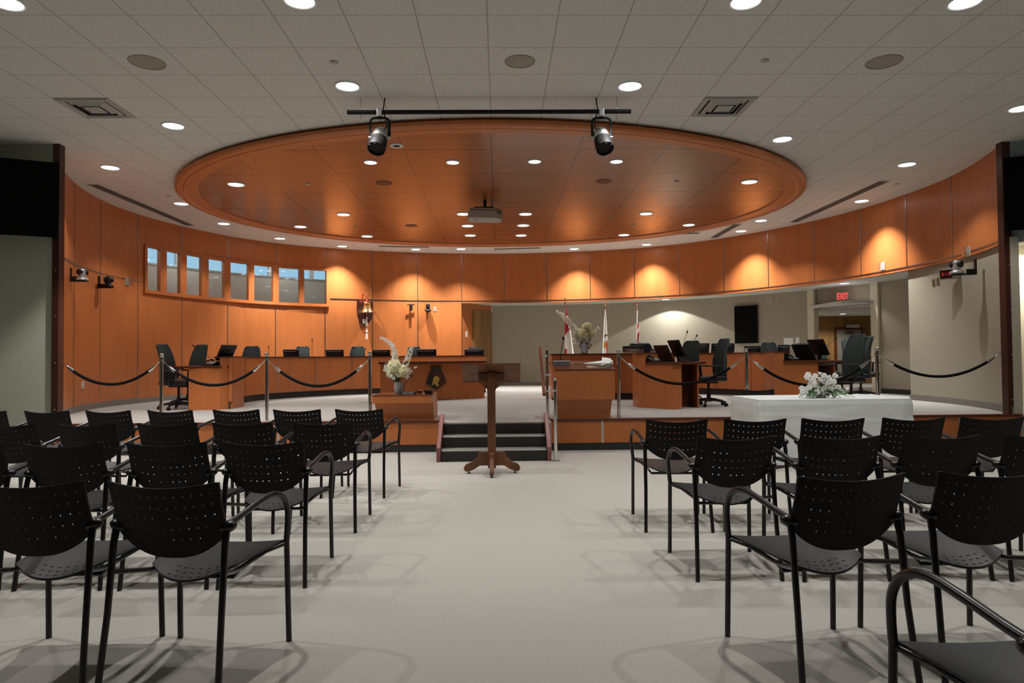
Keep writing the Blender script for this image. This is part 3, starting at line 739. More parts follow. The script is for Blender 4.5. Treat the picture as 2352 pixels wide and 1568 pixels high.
# stanchions and ropes
SY = 9.4
posts_px = [(371,811),(613,810),(850,808),(1421,803),(1715,798),(2015.5,797)]
names = ['chrome stanchion in front of the left swivel chair','chrome stanchion in front of the curved council desk at left','chrome stanchion beside the low stage box','chrome stanchion beside the tall lectern box','chrome stanchion behind the white table\'s left end','chrome stanchion nearest the right beige wall']
ptop = []
sp = None
for (px, yt), nm in zip(posts_px, names):
    B = aty(px, 880, SY); zt = 1.357
    if sp is None:
        sp = thing('stanchion', nm, 'rope post', (B.x, SY, PLAT), 0, 'rope posts along the stage edge')
        obj('post', MB().tube([(0,0,0),(0,0,zt-PLAT-.03)], .0245, 18), 'chrome', sp)
        obj('top_cap', MB().lathe([(.0001,.0),(.022,-.002),(.028,-.008),(.028,-.045),(.0245,-.05)], 18, (0,0,zt-PLAT)), 'steel', sp)
        obj('hook_ring', MB().lathe([(.025,-.012),(.036,-.008),(.036,.006),(.025,.010)], 18, (0,0,zt-PLAT-.09)).box(-.05,.05,-.006,.006,zt-PLAT-.096,zt-PLAT-.088), 'chrome', sp)
        obj('base_ring', MB().lathe([(.025,.012),(.034,.008),(.034,0)], 18), 'steel', sp)
    else: dup(sp, (B.x, SY, PLAT), 0, nm)
    ptop.append(Vector((B.x, SY, zt-.09)))
lp = aty(138, 827, 9.28); rp = aty(2303, 806, 9.42)
ends = [(lp, ptop[0], 'between the left wall post and the first stanchion', 882), (ptop[0], ptop[1], 'in front of the left swivel chair and desk end', 884), (ptop[1], ptop[2], 'between the second stanchion and the low stage box', 886),
        (ptop[3], ptop[4], 'in front of the middle desk block at right', 881), (ptop[4], ptop[5], 'behind the white flower centrepiece', 884), (ptop[5], rp, 'from the last stanchion to the right wall', 864)]
for a, b, lab, low in ends:
    M_ = (a+b)/2; t = thing('velvet_rope', 'black velvet rope hanging ' + lab, 'rope', M_, 0, 'velvet ropes along the stage edge')
    sag = ((a.z+b.z)/2 - H) + (low-(821.5-.00892*(1176 if False else 0)))*0
    d = (b-a); zl = aty(1176 + F*(M_.x/ M_.y), low, M_.y).z; sag = (a.z+b.z)/2 - zl
    # start a little out from the posts
    f = lambda u: a + d*u - Vector((0,0,1))*sag*(1-(2*u-1)**2) - M_
    us = [.055 + .89*k/28 for k in range(29)]
    u0 = .11
    obj('rope', MB().tube([f(u0+(1-2*u0)*k/28) for k in range(29)], .020, 12), 'rope_velvet', t)
    for s in (0, 1):
        g = (lambda u: f(u)) if s == 0 else (lambda u: f(1-u))
        obj('ferrule', MB().tube([g(.06), g(.075), g(u0-.005), g(u0+.02)], [.007,.015,.0215,.0215], 12), 'chrome', t)
        obj('hook', MB().tube([g(.015), g(.03)+Vector((0,0,.008)), g(.05), g(.062)], .0055, 8), 'chrome', t)
for P, lab, wx in ((lp, 'rope wall hook on the left wall post', -.02), (rp, 'rope wall hook on the right beige wall', .02)):
    o = obj('wall_hook', MB().tube([(wx,0,.0),(0,0,.0),(0,0,-.015)], .006, 8).box(min(wx*1.2,wx*.8), max(wx*1.2,wx*.8), -.02, .02, -.03, .03), 'chrome', loc=P)
    tag(o, 'small chrome ' + lab, 'hook')

# ================================================================== DESKS
DT = 1.325  # top of the high panels
def ribbon(pts, th):
    """offset polyline (to the left-hand side) for a thin panel footprint"""
    out_ = []
    for i, p in enumerate(pts):
        a = Vector(pts[max(i-1,0)]); b = Vector(pts[min(i+1,len(pts)-1)]); t_ = (b-a).normalized(); out_.append((p[0]-t_.y*th, p[1]+t_.x*th))
    return out_
def strip_solid(mb, pts, th, z0, z1):
    q = ribbon(pts, th); n = len(pts)
    for i in range(n-1):
        quad = [pts[i], pts[i+1], q[i+1], q[i]]
        mb.hexa([(x,y,z0) for x,y in quad], [(x,y,z1) for x,y in quad])
    return mb
def smooth_line(pts, m=6):
    P_ = [Vector(p) for p in pts]; r = []
    for i in range(len(P_)-1):
        p0, p1, p2, p3 = P_[max(i-1,0)], P_[i], P_[i+1], P_[min(i+2,len(P_)-1)]
        for k in range(m):
            t_ = k/m; v = .5*((2*p1)+(p2-p0)*t_+(2*p0-5*p1+4*p2-p3)*t_*t_+(3*p1-p0-3*p2+p3)*t_**3); r.append((v.x, v.y))
    r.append((P_[-1].x, P_[-1].y)); return r
LA = [(-4.60,11.78),(-4.72,12.15),(-4.93,13.0),(-5.0,13.8),(-4.86,14.45),(-4.48,15.15),(-3.85,15.90),(-3.12,16.42),(-2.2,16.68),(-1.2,16.72),(-.36,16.52)]
def curved_desk(line, label, name, joints, side):
    o = thing(name, label, 'desk', (line[0][0], line[0][1], PLAT))
    ox, oy = line[0]
    L = smooth_line(line)
    L = [(x-ox, y-oy) for x, y in L]
    th = .05*side
    obj('front_panel', strip_solid(MB(), L, th, .13, DT-PLAT-.03), 'wood', o)
    obj('toe_kick', strip_solid(MB(), [(x,y) for x,y in ribbon(L, .03*side)], th*.5, 0, .13), 'base_dark', o)
    obj('cap', strip_solid(MB(), ribbon(L, -.015*side), .30*side, DT-PLAT-.03, DT-PLAT), 'wood_dark', o)
    obj('work_surface', strip_solid(MB(), ribbon(L, .05*side), .62*side, .70, .74), 'wood_dark', o)
    for px, yy in joints:
        # nearest point of the line to the pixel's ray
        d = ray(px, 860); best = min(range(len(L)-1), key=lambda i: abs((L[i][0]+ox)*d.y - (L[i][1]+oy)*d.x))
        a = Vector(L[best]); b = Vector(L[best+1]); t_ = (b-a).normalized(); nrm = Vector((t_.y, -t_.x))*side
        c = a + nrm*.002
        m = MB(); m.M = Matrix.Translation((c.x, c.y, 0)) @ Matrix.Rotation(math.atan2(t_.y, t_.x), 4, 'Z'); m.box(-.009,.009,-.004,.004,.13,DT-PLAT-.03)
        obj('joint_strip', m, 'strip_metal', o)
    return o
curved_desk(LA, 'long curved wooden council desk on the left of the stage', 'council_desk', [(562,0),(634,0),(718,0),(810,0)], 1)
RA = [(4.70,11.62),(4.82,12.1),(5.02,13.0),(5.12,13.6),(5.05,14.1),(4.75,14.62),(4.2,15.1),(3.4,15.6)]
curved_desk(RA, 'long curved wooden council desk on the right of the stage', 'council_desk', [(1724,0),(1645,0)], -1)

# left and right end blocks with lower work surface
def end_block(label, pts_low, pillar, zt, slab_poly, extra=None):
    bx, by = pts_low[0]
    o = thing('desk_end_unit', label, 'desk', (bx, by, PLAT))
    R_ = lambda P_: [(x-bx, y-by) for x, y in P_]
    obj('low_panel', MB().prism(R_(pts_low), 0, zt-PLAT-.04), 'wood', o)
    obj('tall_panel', MB().prism(R_(pillar), 0, DT-PLAT-.025), 'wood', o)
    cp = R_(pillar); cx_ = sum(p[0] for p in cp)/len(cp); cy_ = sum(p[1] for p in cp)/len(cp)
    obj('cap', MB().prism([(cx_+(x-cx_)*1.06, cy_+(y-cy_)*1.03) for x, y in cp], DT-PLAT-.025, DT-PLAT), 'wood_dark', o)
    obj('work_surface', MB().prism(R_(slab_poly), zt-PLAT-.04, zt-PLAT), 'wood_dark', o, bevel=.004)
    if extra: 
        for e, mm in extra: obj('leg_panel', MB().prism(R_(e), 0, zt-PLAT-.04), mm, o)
    return o
def g(px, py=938): q = atz(px, py, PLAT); return (q.x, q.y)
l0, l1, l2 = g(433,942), g(505,940.5), g(535,938.5)
end_block('wooden end unit of the left desk, behind the stage rope', [l0, l1, (l1[0]+.02, l1[1]+.5), (l0[0]-.02, l0[1]+.5)], [l1, l2, (l2[0]-.02, l2[1]+.55), (l1[0]-.02, l1[1]+.55)], 1.165,
          [(l0[0]-.32, l0[1]-.0), (l1[0]+.02, l1[1]-.02), (l1[0]+.04, l1[1]+.62), (l0[0]-.35, l0[1]+.75)])
# R1 : unit in the middle right
r0, rp1, r1, r2 = g(1466,935.5), g(1483.5,936.5), g(1548,940.5), g(1566,939.3)
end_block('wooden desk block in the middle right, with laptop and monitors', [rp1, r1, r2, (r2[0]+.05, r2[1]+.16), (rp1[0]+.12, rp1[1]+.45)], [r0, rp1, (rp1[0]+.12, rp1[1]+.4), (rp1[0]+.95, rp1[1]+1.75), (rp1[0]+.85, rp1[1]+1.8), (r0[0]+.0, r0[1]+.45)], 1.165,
          [(rp1[0]-.01, rp1[1]-.03), (r1[0]+.02, r1[1]-.05), (r1[0]+.52, r1[1]+.30), (r1[0]+.75, r1[1]+.75), (r1[0]+.4, r1[1]+1.6), (rp1[0]+.78, rp1[1]+1.65), (rp1[0]+.12, rp1[1]+.4)],
          [([(r2[0]-.02, r2[1]+.40), (r2[0]+.345, r2[1]+.55), (r2[0]+.335, r2[1]+.58), (r2[0]-.03, r2[1]+.43)], 'wood_dark'), ([(r2[0]+.325, r2[1]+.25), (r2[0]+.35, r2[1]+.25), (r2[0]+.40, r2[1]+.9), (r2[0]+.375, r2[1]+.9)], 'wood')])  # dark first leg panel: shade of the knee space put into its colour
# R2 : right end unit
s0, s1, s2 = (4.66, 11.45), (4.80, 11.40), (5.33, 11.30)
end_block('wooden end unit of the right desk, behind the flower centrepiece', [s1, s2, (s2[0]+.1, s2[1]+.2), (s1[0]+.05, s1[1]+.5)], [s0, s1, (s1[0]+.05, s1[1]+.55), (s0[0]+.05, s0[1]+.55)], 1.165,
          [(s1[0]-.02, s1[1]-.03), (s2[0]+.02, s2[1]-.04), (s2[0]+.62, s2[1]+.12), (s2[0]+.75, s2[1]+.75), (s1[0]+.1, s1[1]+1.0)],
          [([(5.38, 11.75), (5.68, 11.78), (5.68, 11.81), (5.38, 11.78)], 'wood_dark'), ([(5.66, 11.45), (5.69, 11.45), (5.72, 12.1), (5.69, 12.1)], 'wood')])  # dark leg panel again carries the knee-space shade in its colour
# crest counter (left of centre)
c1, c2 = g(1004,919.2), g(1113,914.3)
c0 = (c1[0]-1.02, c1[1]-1.02*(c2[1]-c1[1])/(c2[0]-c1[0]))
CANG = math.atan2(c2[1]-c1[1], c2[0]-c1[0])
CT = aty(990, 829.5, 13.7).z
t = thing('crest_counter', 'wooden counter with dark top bearing the ship badge, left of the centre aisle', 'desk', (c1[0], c1[1], PLAT))
R_ = lambda P_: [(x-c1[0], y-c1[1]) for x, y in P_]
obj('front_panel', MB().prism(R_([c0, c1, c2, (c2[0]-.03, c2[1]+.6), (c1[0], c1[1]+.6), (c0[0], c0[1]+.6)]), .0, CT-PLAT-.045), 'wood', t)
obj('toe_strip', MB().prism(R_([(c0[0]+.02,c0[1]-.004), (c1[0],c1[1]-.004), (c2[0]-.02,c2[1]-.004), (c2[0]-.05, c2[1]+.3), (c0[0]+.1, c0[1]+.3)]), -.0, .012), 'base_dark', t)
obj('counter_top', MB().prism(R_([(c0[0]-.03,c0[1]-.06), (c1[0],c1[1]-.07), (c2[0]+.06,c2[1]-.06), (c2[0]+.06, c2[1]+.7), (c0[0]-.03, c0[1]+.7)]), CT-PLAT-.045, CT-PLAT), 'wood_dark', t, bevel=.005)
# right centre counter behind the lectern
k0, k1, k2 = (aty(1267.5, 850, 13.3).x, 13.3), g(1426,915.6), g(1470,917.5)
t = thing('staff_counter', 'wooden counter behind the tall lectern box, with a bucket of flowers on top', 'desk', (k0[0], k0[1], PLAT))
R_ = lambda P_: [(x-k0[0], y-k0[1]) for x, y in P_]
line = [k0, (k1[0], 13.42), (k2[0]+.1, 13.25)]
obj('front_panel', strip_solid(MB(), R_(line), .06, .12, DT-PLAT-.03), 'wood', t)
obj('toe_kick', strip_solid(MB(), R_([(x, y+.03) for x, y in line]), .03, 0, .12), 'base_dark', t)
obj('cap', strip_solid(MB(), R_([(x, y-.015) for x, y in line]), .32, DT-PLAT-.03, DT-PLAT), 'wood_dark', t)
obj('end_panel', MB().box(0, .05, .05, .75, 0, DT-PLAT-.03), 'wood', t)
x = aty(1443, 860, 13.37).x
obj('joint_strip', MB().box(x-k0[0]-.01, x-k0[0]+.01, .075, .085, .12, DT-PLAT-.04), 'strip_metal', t)
obj('work_surface', strip_solid(MB(), R_([(x_, y+.05) for x_, y in line]), .62, .70, .74), 'wood_dark', t)

# ship badge on the crest counter
d01 = Vector((c1[0]-c0[0], c1[1]-c0[1])).normalized()
P = aty(1001, 870, c1[1]-.03)
t = thing('crest_plaque', 'pentagonal ship badge with crown and gold helmeted head on the counter front', 'plaque', (P.x, c1[1]-.018, P.z), CANG)
px2m = c1[1]/F
Mb = Matrix.Rotation(PI/2, 4, 'X')   # local x,y -> x,z ; extrude to -y
def bpoly(px_list, z0, z1):
    m = MB(); m.M = Mb; m.prism([((x-1001)*px2m/math.cos(CANG)*.97, (870-y)*px2m) for x, y in px_list], z0, z1); return m
pent = [(987,854),(1015.5,854),(1024,878.5),(1001,895),(979,879.5)]
obj('frame', bpoly(pent, 0, .03), 'badge_frame', t, bevel=.006)
inn = [(1001+(x-1001)*.84, 873+(y-873)*.84) for x, y in pent]
obj('field', bpoly(inn, .03, .034), 'badge_black', t)
obj('red_field', bpoly([(994,857.5),(1013,857),(1019.5,877),(1010,884.5),(1006,868),(992,862)], .034, .036), 'badge_red', t)
head = [(995.5,864.5),(1000,863),(1004.5,865),(1007.5,869.5),(1006.5,871.5),(1006,876),(1003,879),(1006.5,884.5),(1000.5,888.5),(998,881.5),(995,881.5),(992.5,883.5),(988.5,883.5),(992,879.5),(990,878.5),(993,874.5),(992,871.5),(993.5,867)]
obj('helmet_head', bpoly(head, .034, .046), 'gold_paint', t, bevel=.003)
obj('eye', bpoly([(993.2,876.5),(994.8,875.8),(995,877.5),(993.5,878)], .046, .047), 'badge_black', t)
crown = [(992,851),(1010.5,851),(1012,846),(1013,840),(1009.5,842.5),(1007.5,839),(1004.5,842),(1001,838),(998,842),(995,839),(992.5,842.5),(989,840.5),(990.5,846)]
obj('crown', bpoly(crown, 0, .035), 'badge_frame', t, bevel=.004)
obj('name_scroll', bpoly([(991,855),(1012,855),(1012,850.5),(991,850.5)], .0, .04), 'badge_frame', t, bevel=.004)

# ================================================================== OFFICE CHAIRS
def make_office(label, fabric='office_fabric', group=None):
    t = thing('office_chair', label, 'office chair', (0,0,0), 0, group)   # faces +Y
    def back(u, v):
        z = .47 + .67*v; hw = .215 - .06*max(0, (v-.35)/.65)**1.5 - .05*max(0, (.2-v)/.2)**2
        if v > .93: hw *= 1 - .25*((v-.93)/.07)**2
        if v < .05: hw *= 1 - .3*((.05-v)/.05)**2
        x = (u*2-1)*hw
        y = -.22 - .10*v**1.2 + .05*math.sin(v*PI)*.9 + .045*(2*u-1)**2
        return (x, y, z)
    obj('backrest', MB().slab(back, 14, 22, (0,-.055,0)), fabric, t, bevel=.015, bseg=2)
    obj('back_shell', MB().slab(lambda u, v: (lambda p: (p[0]*.9, p[1]-.058, p[2]))(back(u, v*.5)), 10, 10, (0,-.02,0)), 'office_black', t)
    st_ = MB().slab(lambda u, v: ((u*2-1)*(.25-.03*v*v), -.22+.47*v, .485 + .02*(2*u-1)**2 - .05*max(0,v-.75)**1.0*1.0), 10, 10, (0,0,-.075))
    obj('seat', st_, 'office_black', t, bevel=.012)
    for s in (-1, 1):
        a = obj('armrest', MB().box(s*.285-.045, s*.285+.045, -.10, .16, .665, .69), 'office_black', t, bevel=.01)
        obj('armrest_post', MB().tube([(s*.22,.0,.44),(s*.30,.0,.44),(s*.30,.0,.50),(s*.285,.02,.665)], [.016,.018,.022,.018], 8), 'office_black', a)
    obj('column', MB().lathe([(.022,.40),(.022,.20),(.034,.20),(.034,.08)], 14).box(-.09,.09,-.13,.13,.385,.415), 'office_black', t)
    b = MB()
    for k in range(5):
        a = 2*PI*k/5 + .3; dx, dy = math.sin(a), math.cos(a)
        b.tube([(0,0,.115),(.14*dx,.14*dy,.105),(.31*dx,.31*dy,.075)], [.032,.024,.016], 8)
    b.lathe([(.0001,.14),(.042,.14),(.042,.075),(.0001,.075)], 14)
    obj('star_base', b, 'office_black', t)
    for k in range(5):
        a = 2*PI*k/5 + .3; c = Vector((.315*math.sin(a), .315*math.cos(a), .03)); m = MB()
        for s in (-.014, .014):
            m.M = Matrix.Translation(c + Vector((math.cos(a)*s, -math.sin(a)*s, 0))) @ Matrix.Rotation(-a, 4, 'Z') @ Matrix.Rotation(PI/2, 4, 'Y')
            m.lathe([(.0001,-.009),(.026,-.009),(.03,-.005),(.03,.005),(.026,.009),(.0001,.009)], 14)
        m.M = None; m.tube([c+Vector((0,0,.0)), c+Vector((0,0,.045))], .008, 6)
        obj('caster', m, 'black_plastic', t)
    return t
def seat_at(px, py, Y, yaw, lab, first=False):
    P = aty(px, py, Y); k = (P.z-PLAT)/1.14; R3 = Matrix.Rotation(rad(yaw), 3, 'Z'); off = R3 @ Vector((0, -.33*k, 0))
    o = oc if first else dup(oc, (0,0,0), 0, lab)
    o.location = (P.x-off.x, P.y-off.y, PLAT); o.rotation_euler = (0, 0, rad(yaw)); o.scale = (k, k, k)
oc = make_office('high-backed swivel chair behind the leftmost stanchion, side on', group='grey high-backed swivel chairs')
seat_at(369, 790, 11.9, -95, '', True)
for px, py, Y, yaw, lab in [(467,791,13.3,152,'grey high-backed chair at the left desk end, behind a bent microphone'),
      (581,794.5,15.0,176,'grey high-backed chair showing above the second monitor on the left desk'),
      (697,795,16.6,172,'grey high-backed chair right of the third monitor on the left desk'),
      (823,795,17.3,176,'grey high-backed chair left of the third stanchion, under the bell'),
      (952,796,17.6,180,'grey high-backed chair behind the white flower spray'),
      (1089,797.5,17.6,182,'grey high-backed chair hidden behind the last monitor of the left desk'),
      (1592,782,13.0,130,'grey high-backed chair right of the two tall microphones'),
      (1763,785.5,15.0,180,'grey high-backed chair behind the fifth stanchion, right of a monitor'),
      (1870,783.5,14.6,185,'grey high-backed chair in front of the exit doorway column'),
      (1945,779,13.4,196,'grey high-backed chair under the exit sign, facing the room'),
      (1668,777,11.4,97,'grey high-backed swivel chair seen side on, beside the middle right desk block'),
      (1975,767,10.3,100,'nearer of two side-on swivel chairs at the right desk end'),
      (1999,771.5,11.6,84,'farther of two side-on swivel chairs, against the last stanchion')]:
    seat_at(px, py, Y, yaw, lab)
# blue-black executive chair
c = aty(1470, 787, 14.55)
t = thing('executive_chair', 'navy leather chair with rounded back behind the printed name plate', 'office chair', (c.x, c.y-.3, PLAT), rad(180))
t.scale = ((c.z-PLAT)/1.08,)*3
def eb(u, v):
    hw = .29*(1-.35*max(0,(v-.5)/.5)**2.2); return ((u*2-1)*hw, -.25-.06*v+.05*(2*u-1)**2, .45+.63*v)
obj('backrest', MB().slab(eb, 14, 14, (0,-.1,0)), 'leather_navy', t, bevel=.03)
obj('seat', MB().box(-.27,.27,-.24,.25,.40,.5), 'leather_navy', t, bevel=.03)
for s in (-1, 1): obj('armrest', MB().box(s*.29-.035, s*.29+.035, -.2, .15, .5, .66), 'leather_navy', t, bevel=.02)
obj('column', MB().lathe([(.03,.40),(.03,.08)], 12), 'office_black', t)
b = MB()
for k in range(5): b.tube([(0,0,.1),(.3*math.sin(k*1.2566),.3*math.cos(k*1.2566),.03)], [.03,.02], 8)
obj('star_base', b, 'office_black', t)

# ================================================================== MONITORS, LAPTOPS, MICROPHONES
def monitor(px0, px1, py_top, Y, label, yaw=0, h=.33, tilt=12, zdesk=PLAT+.74, w=None):
    P = aty((px0+px1)/2, py_top, Y); w = w or (px1-px0)*Y/F
    t = thing('monitor', label, 'monitor', (P.x, Y, zdesk), rad(yaw), 'computer monitors on the desks')
    zt = P.z - zdesk
    m = Matrix.Translation((0,0,zt)) @ Matrix.Rotation(rad(tilt), 4, 'X')
    b = MB(); b.M = m; b.box(-w/2, w/2, -.02, .02, -h, 0); obj('casing', b, 'black_plastic', t, bevel=.006)
    b = MB(); b.M = m; b.box(-w*.42, w*.36, -.028, -.019, -.05, -.035); obj('vent_strip', b, 'mic_grey', t)
    b = MB(); b.M = m; b.box(-w/2+.012, w/2-.012, .019, .022, -h+.012, -.012); obj('screen', b, 'screen_black', t)
    b = MB(); b.M = m; b.box(-w*.3, w*.3, -.045, -.019, -h*.8, -.09); obj('back_housing', b, 'black_plastic', t, bevel=.01)
    zc = zt - h*.6
    obj('stand', MB().box(-.03,.03,-.06,-.02,.01,max(.05,zc)).box(-.11,.11,-.14,.08,0,.012), 'black_plastic', t)
    return t
ML = [(568,597,801,15.0,'black monitor on the left desk, in front of the chair left of the second stanchion',-6),(650,686,802,15.9,'black monitor on the left desk, just right of the second stanchion',-4),(748,789,802.5,16.3,'black monitor on the left desk, left of the third stanchion',-4),
      (855,896,803,16.9,'black monitor on the left desk, behind the tall white flower spray',0),(958,1002,801.5,17.0,'black monitor on the left desk, above the ship badge',0),(1067,1111,801.5,16.95,'black monitor at the right end of the left desk',0)]
for a, b_, y, Y, lab, yw in ML: monitor(a, b_, y, Y, lab, yw)
monitor(1430, 1476, 794.5, 13.75, 'black monitor on the staff counter behind the name plate', 4)
monitor(1577, 1630, 788, 15.9, 'wide black monitor on the right desk, left of a pair', 3, h=.32)
monitor(1634, 1688, 788, 15.85, 'wide black monitor on the right desk, right of a pair', 3, h=.32)
monitor(1709, 1756, 794, 15.0, 'black monitor on the right desk, behind the fifth stanchion', 8)
monitor(1787, 1815, 791.5, 14.6, 'black monitor on the right desk, left of the open laptop', 8)
monitor(1840, 1852, 788, 14.2, 'black monitor mostly hidden behind the right laptop', 12, w=.3)
def tilted_screen(P, label, yaw, w=.42, h=.30, tilt=20, name='monitor', lid='black_plastic', stand=True, z=1.165):
    t = thing(name, label, 'laptop' if name == 'laptop' else 'monitor', (P[0], P[1], z), rad(yaw), 'screens on the desk end units')
    m = Matrix.Translation((0,0,.09 if stand else .02)) @ Matrix.Rotation(rad(tilt), 4, 'X')
    b = MB(); b.M = m; b.box(-w/2,w/2,-.012,.012,0,h); obj('lid' if name == 'laptop' else 'casing', b, lid, t, bevel=.005)
    b = MB(); b.M = m; b.box(-w/2+.015,w/2-.015,.012,.014,.015,h-.015); obj('screen', b, 'screen_black', t)
    if stand:
        b = MB(); b.M = m; b.box(-w*.3,w*.2,-.03,-.012,.06,.2); b.box(-.03,.03,-.05,-.012,.03,.16); obj('back_housing', b, 'black_plastic', t)
        obj('stand', MB().box(-.03,.03,-.06,-.02,.0,.16).box(-.1,.1,-.12,.09,0,.012), 'black_plastic', t)
    else: obj('keyboard_base', MB().box(-w/2,w/2,.0,.27,.0,.02), 'black_plastic', t, bevel=.004)
    return t
q = atz(1536, 828, 1.165)
tilted_screen((rp1[0]+.42, rp1[1]+.24), 'open laptop with a brown lid on the middle right desk block', -70, .40, .29, 28, 'laptop', 'lid_brown', False)
tilted_screen((rp1[0]+.68, rp1[1]+.42), 'black monitor seen from behind, right of the brown laptop', -80, .44, .30, 24)
tilted_screen((s1[0]+.48, s1[1]+.22), 'open black laptop on the right desk end unit', -70, .42, .29, 26, 'laptop', 'black_plastic', False)
tilted_screen((s1[0]+.80, s1[1]+.34), 'black monitor seen from behind, right of the open black laptop', -80, .44, .30, 24)
tilted_screen((l1[0]-.05, l1[1]+.25), 'black monitor tilted back at the left desk end unit', 72, .38, .30, 28)
def gooseneck(base_px, head_px, Y, label, zb=1.165):
    B = aty(*base_px, Y); B.z = zb; Hd = aty(*head_px, Y)
    t = thing('gooseneck_microphone', label, 'microphone', B, 0, 'gooseneck microphones on the desks')
    d = Hd - B
    obj('base', MB().box(-.05,.05,-.07,.07,0,.025), 'black_plastic', t, bevel=.008)
    obj('gooseneck', MB().tube([Vector((0,0,.02)), Vector((d.x*.1,0,d.z*.3)), Vector((d.x*.6,0,d.z*.72)), d*.95], .004, 8), 'black_plastic', t)
    obj('capsule', MB().tube([d*.92, d*.97, d*1.02], [.008,.013,.009], 10), 'black_plastic', t)
gooseneck((492,838), (443,792.5), 11.95, 'long bent microphone at the left desk end unit')
gooseneck((617,815), (617,796), 14.95, 'thin microphone rising behind the second stanchion', PLAT+.74)
gooseneck((717,815), (717,780), 16.0, 'upright microphone on the left desk between two grey chairs', PLAT+.74)
gooseneck((832,815), (840,800), 16.5, 'short microphone beside the third stanchion', PLAT+.74)
gooseneck((1563,815), (1579,760), 12.4, 'tall microphone left of two behind the middle right block', 1.165)
gooseneck((1578,826), (1601,769), 11.9, 'tall microphone right of two behind the middle right block', 1.165)
gooseneck((1880,829), (1919,777), 12.0, 'long slanted microphone on the right desk end unit', 1.165)
# desk clutter
def small_box(name, P, dims, m, label, cat, rot=0, group=None, bevel=.004):
    o = obj(name, MB().box(-dims[0]/2,dims[0]/2,-dims[1]/2,dims[1]/2,0,dims[2]), m, loc=P, rotz=rot, bevel=bevel); return tag(o, label, cat, group)
def phone(P, label, rot):
    t = thing('desk_phone', label, 'telephone', P, rot, 'black desk telephones')
    b = MB(); b.hexa([(-.1,-.1,0),(.1,-.1,0),(.1,.1,0),(-.1,.1,0)], [(-.1,-.1,.025),(.1,-.1,.025),(.1,.1,.08),(-.1,.1,.08)]); obj('base', b, 'black_plastic', t, bevel=.006)
    obj('handset', MB().tube([(-.06,-.09,.05),(-.06,-.08,.075),(-.06,.06,.11),(-.06,.09,.09)], [.02,.016,.016,.02], 8), 'black_plastic', t)
    obj('keypad', MB().hexa([(-.01,-.07,.034),(.08,-.07,.034),(.08,.05,.067),(-.01,.05,.067)], [(-.01,-.07,.038),(.08,-.07,.038),(.08,.05,.071),(-.01,.05,.071)]), 'mic_grey', t)
phone((rp1[0]+.16, rp1[1]+.08, 1.165), 'black desk phone at the left of the middle right block', .3)
phone((s1[0]+.2, s1[1]+.14, 1.165), 'black desk phone at the left of the right desk end unit', .3)
phone((l1[0]-.22, l1[1]+.2, 1.165), 'black desk phone on the left desk end unit', -.4)
small_box('keyboard', (rp1[0]+.62, rp1[1]+.02, 1.165), (.36,.13,.02), 'black_plastic', 'black keyboard beside the brown laptop', 'keyboard', -.8)
t = thing('hand_sanitizer', 'small clear bottle with a white cap beside the brown laptop', 'bottle', (rp1[0]+.50, rp1[1]-.02, 1.165))
obj('bottle', MB().lathe([(.0001,0),(.018,0),(.018,.05),(.008,.06)], 14), 'petal_white', t); obj('cap', MB().lathe([(.009,.06),(.009,.085),(.0001,.085)], 12), 'white_paint', t)
# name plate with papers on the staff counter
Yn = 13.30
P = aty(1455, 806, Yn)
t = thing('name_plate', 'black name plate with white lettering on the staff counter', 'name plate', (P.x, Yn, DT))
w = 46*Yn/F; hz = .07
obj('plate', MB().hexa([(-w/2,-.02,0.018),(w/2,-.02,.018),(w/2,.03,.018),(-w/2,.03,.018)], [(-w/2,.0,hz+.018),(w/2,.0,hz+.018),(w/2,.015,hz+.018),(-w/2,.015,hz+.018)]), 'plate_brown', t)
obj('lettering', text_mb('K. BISHOP', .045, .001, Matrix.Translation((-.02,-.012,hz*.5+.018)) @ Matrix.Rotation(rad(76), 4, 'X')), 'plate_text', t)
small_box('paper_pad', (P.x-.01, Yn+.02, DT), (w*.95, .16, .016), 'paper_yellow', 'yellow edged paper pad under the black name plate', 'paper', 0, bevel=.001)
t = thing('name_plate', 'brown stacked name plates left of the brown laptop', 'name plate', (aty(1505, 805, 12.6).x, 12.6, DT))
for k in range(3): obj('plate', MB().hexa([(-.085,-.03+.03*k,0),(.085,-.03+.03*k,0),(.085,.0+.03*k,0),(-.085,.0+.03*k,0)], [(-.07,-.01+.03*k,.03+.022*k),(.095,-.01+.03*k,.03+.022*k),(.095,.0+.03*k,.03+.022*k),(-.07,.0+.03*k,.03+.022*k)]), 'plate_brown', t)
obj('shelf', MB().box(-.1,.1,-.05,.2,-.025,0), 'wood_dark', t)

# ================================================================== FLOWERS
def petals_head(mb, c, r, n, size, up=Vector((0,-.4,.6))):
    for k in range(n):
        d = Vector((random.gauss(0,1), random.gauss(0,1), random.gauss(0,1))).normalized()
        if d.dot(up.normalized()) < -.55: d = -d
        mb.floret(Vector(c) + d*r*random.uniform(.72,1.0), (d + Vector((random.uniform(-.4,.4),random.uniform(-.4,.4),random.uniform(-.4,.4)))), size*random.uniform(.8,1.25), 4, .3)
def spray(mb_f, mb_s, pts, n, size, spread):
    pts = [Vector(p) for p in pts]
    mb_s.tube(pts, .0035, 6)
    for k in range(n):
        f = .18 + .82*k/n; s = f*(len(pts)-1); i = min(int(s), len(pts)-2); c = pts[i].lerp(pts[i+1], s-i)
        d = Vector((random.uniform(-1,1), random.uniform(-1.4,.1), random.uniform(-.6,.9))).normalized()
        sz = size*(1.25-.85*f)
        for j in range(2):
            mb_f.floret(c + d*spread*(1.3-.5*f), d, sz, 5, .3); d = Vector((-d.x, d.y, -d.z*.5+.3)).normalized()
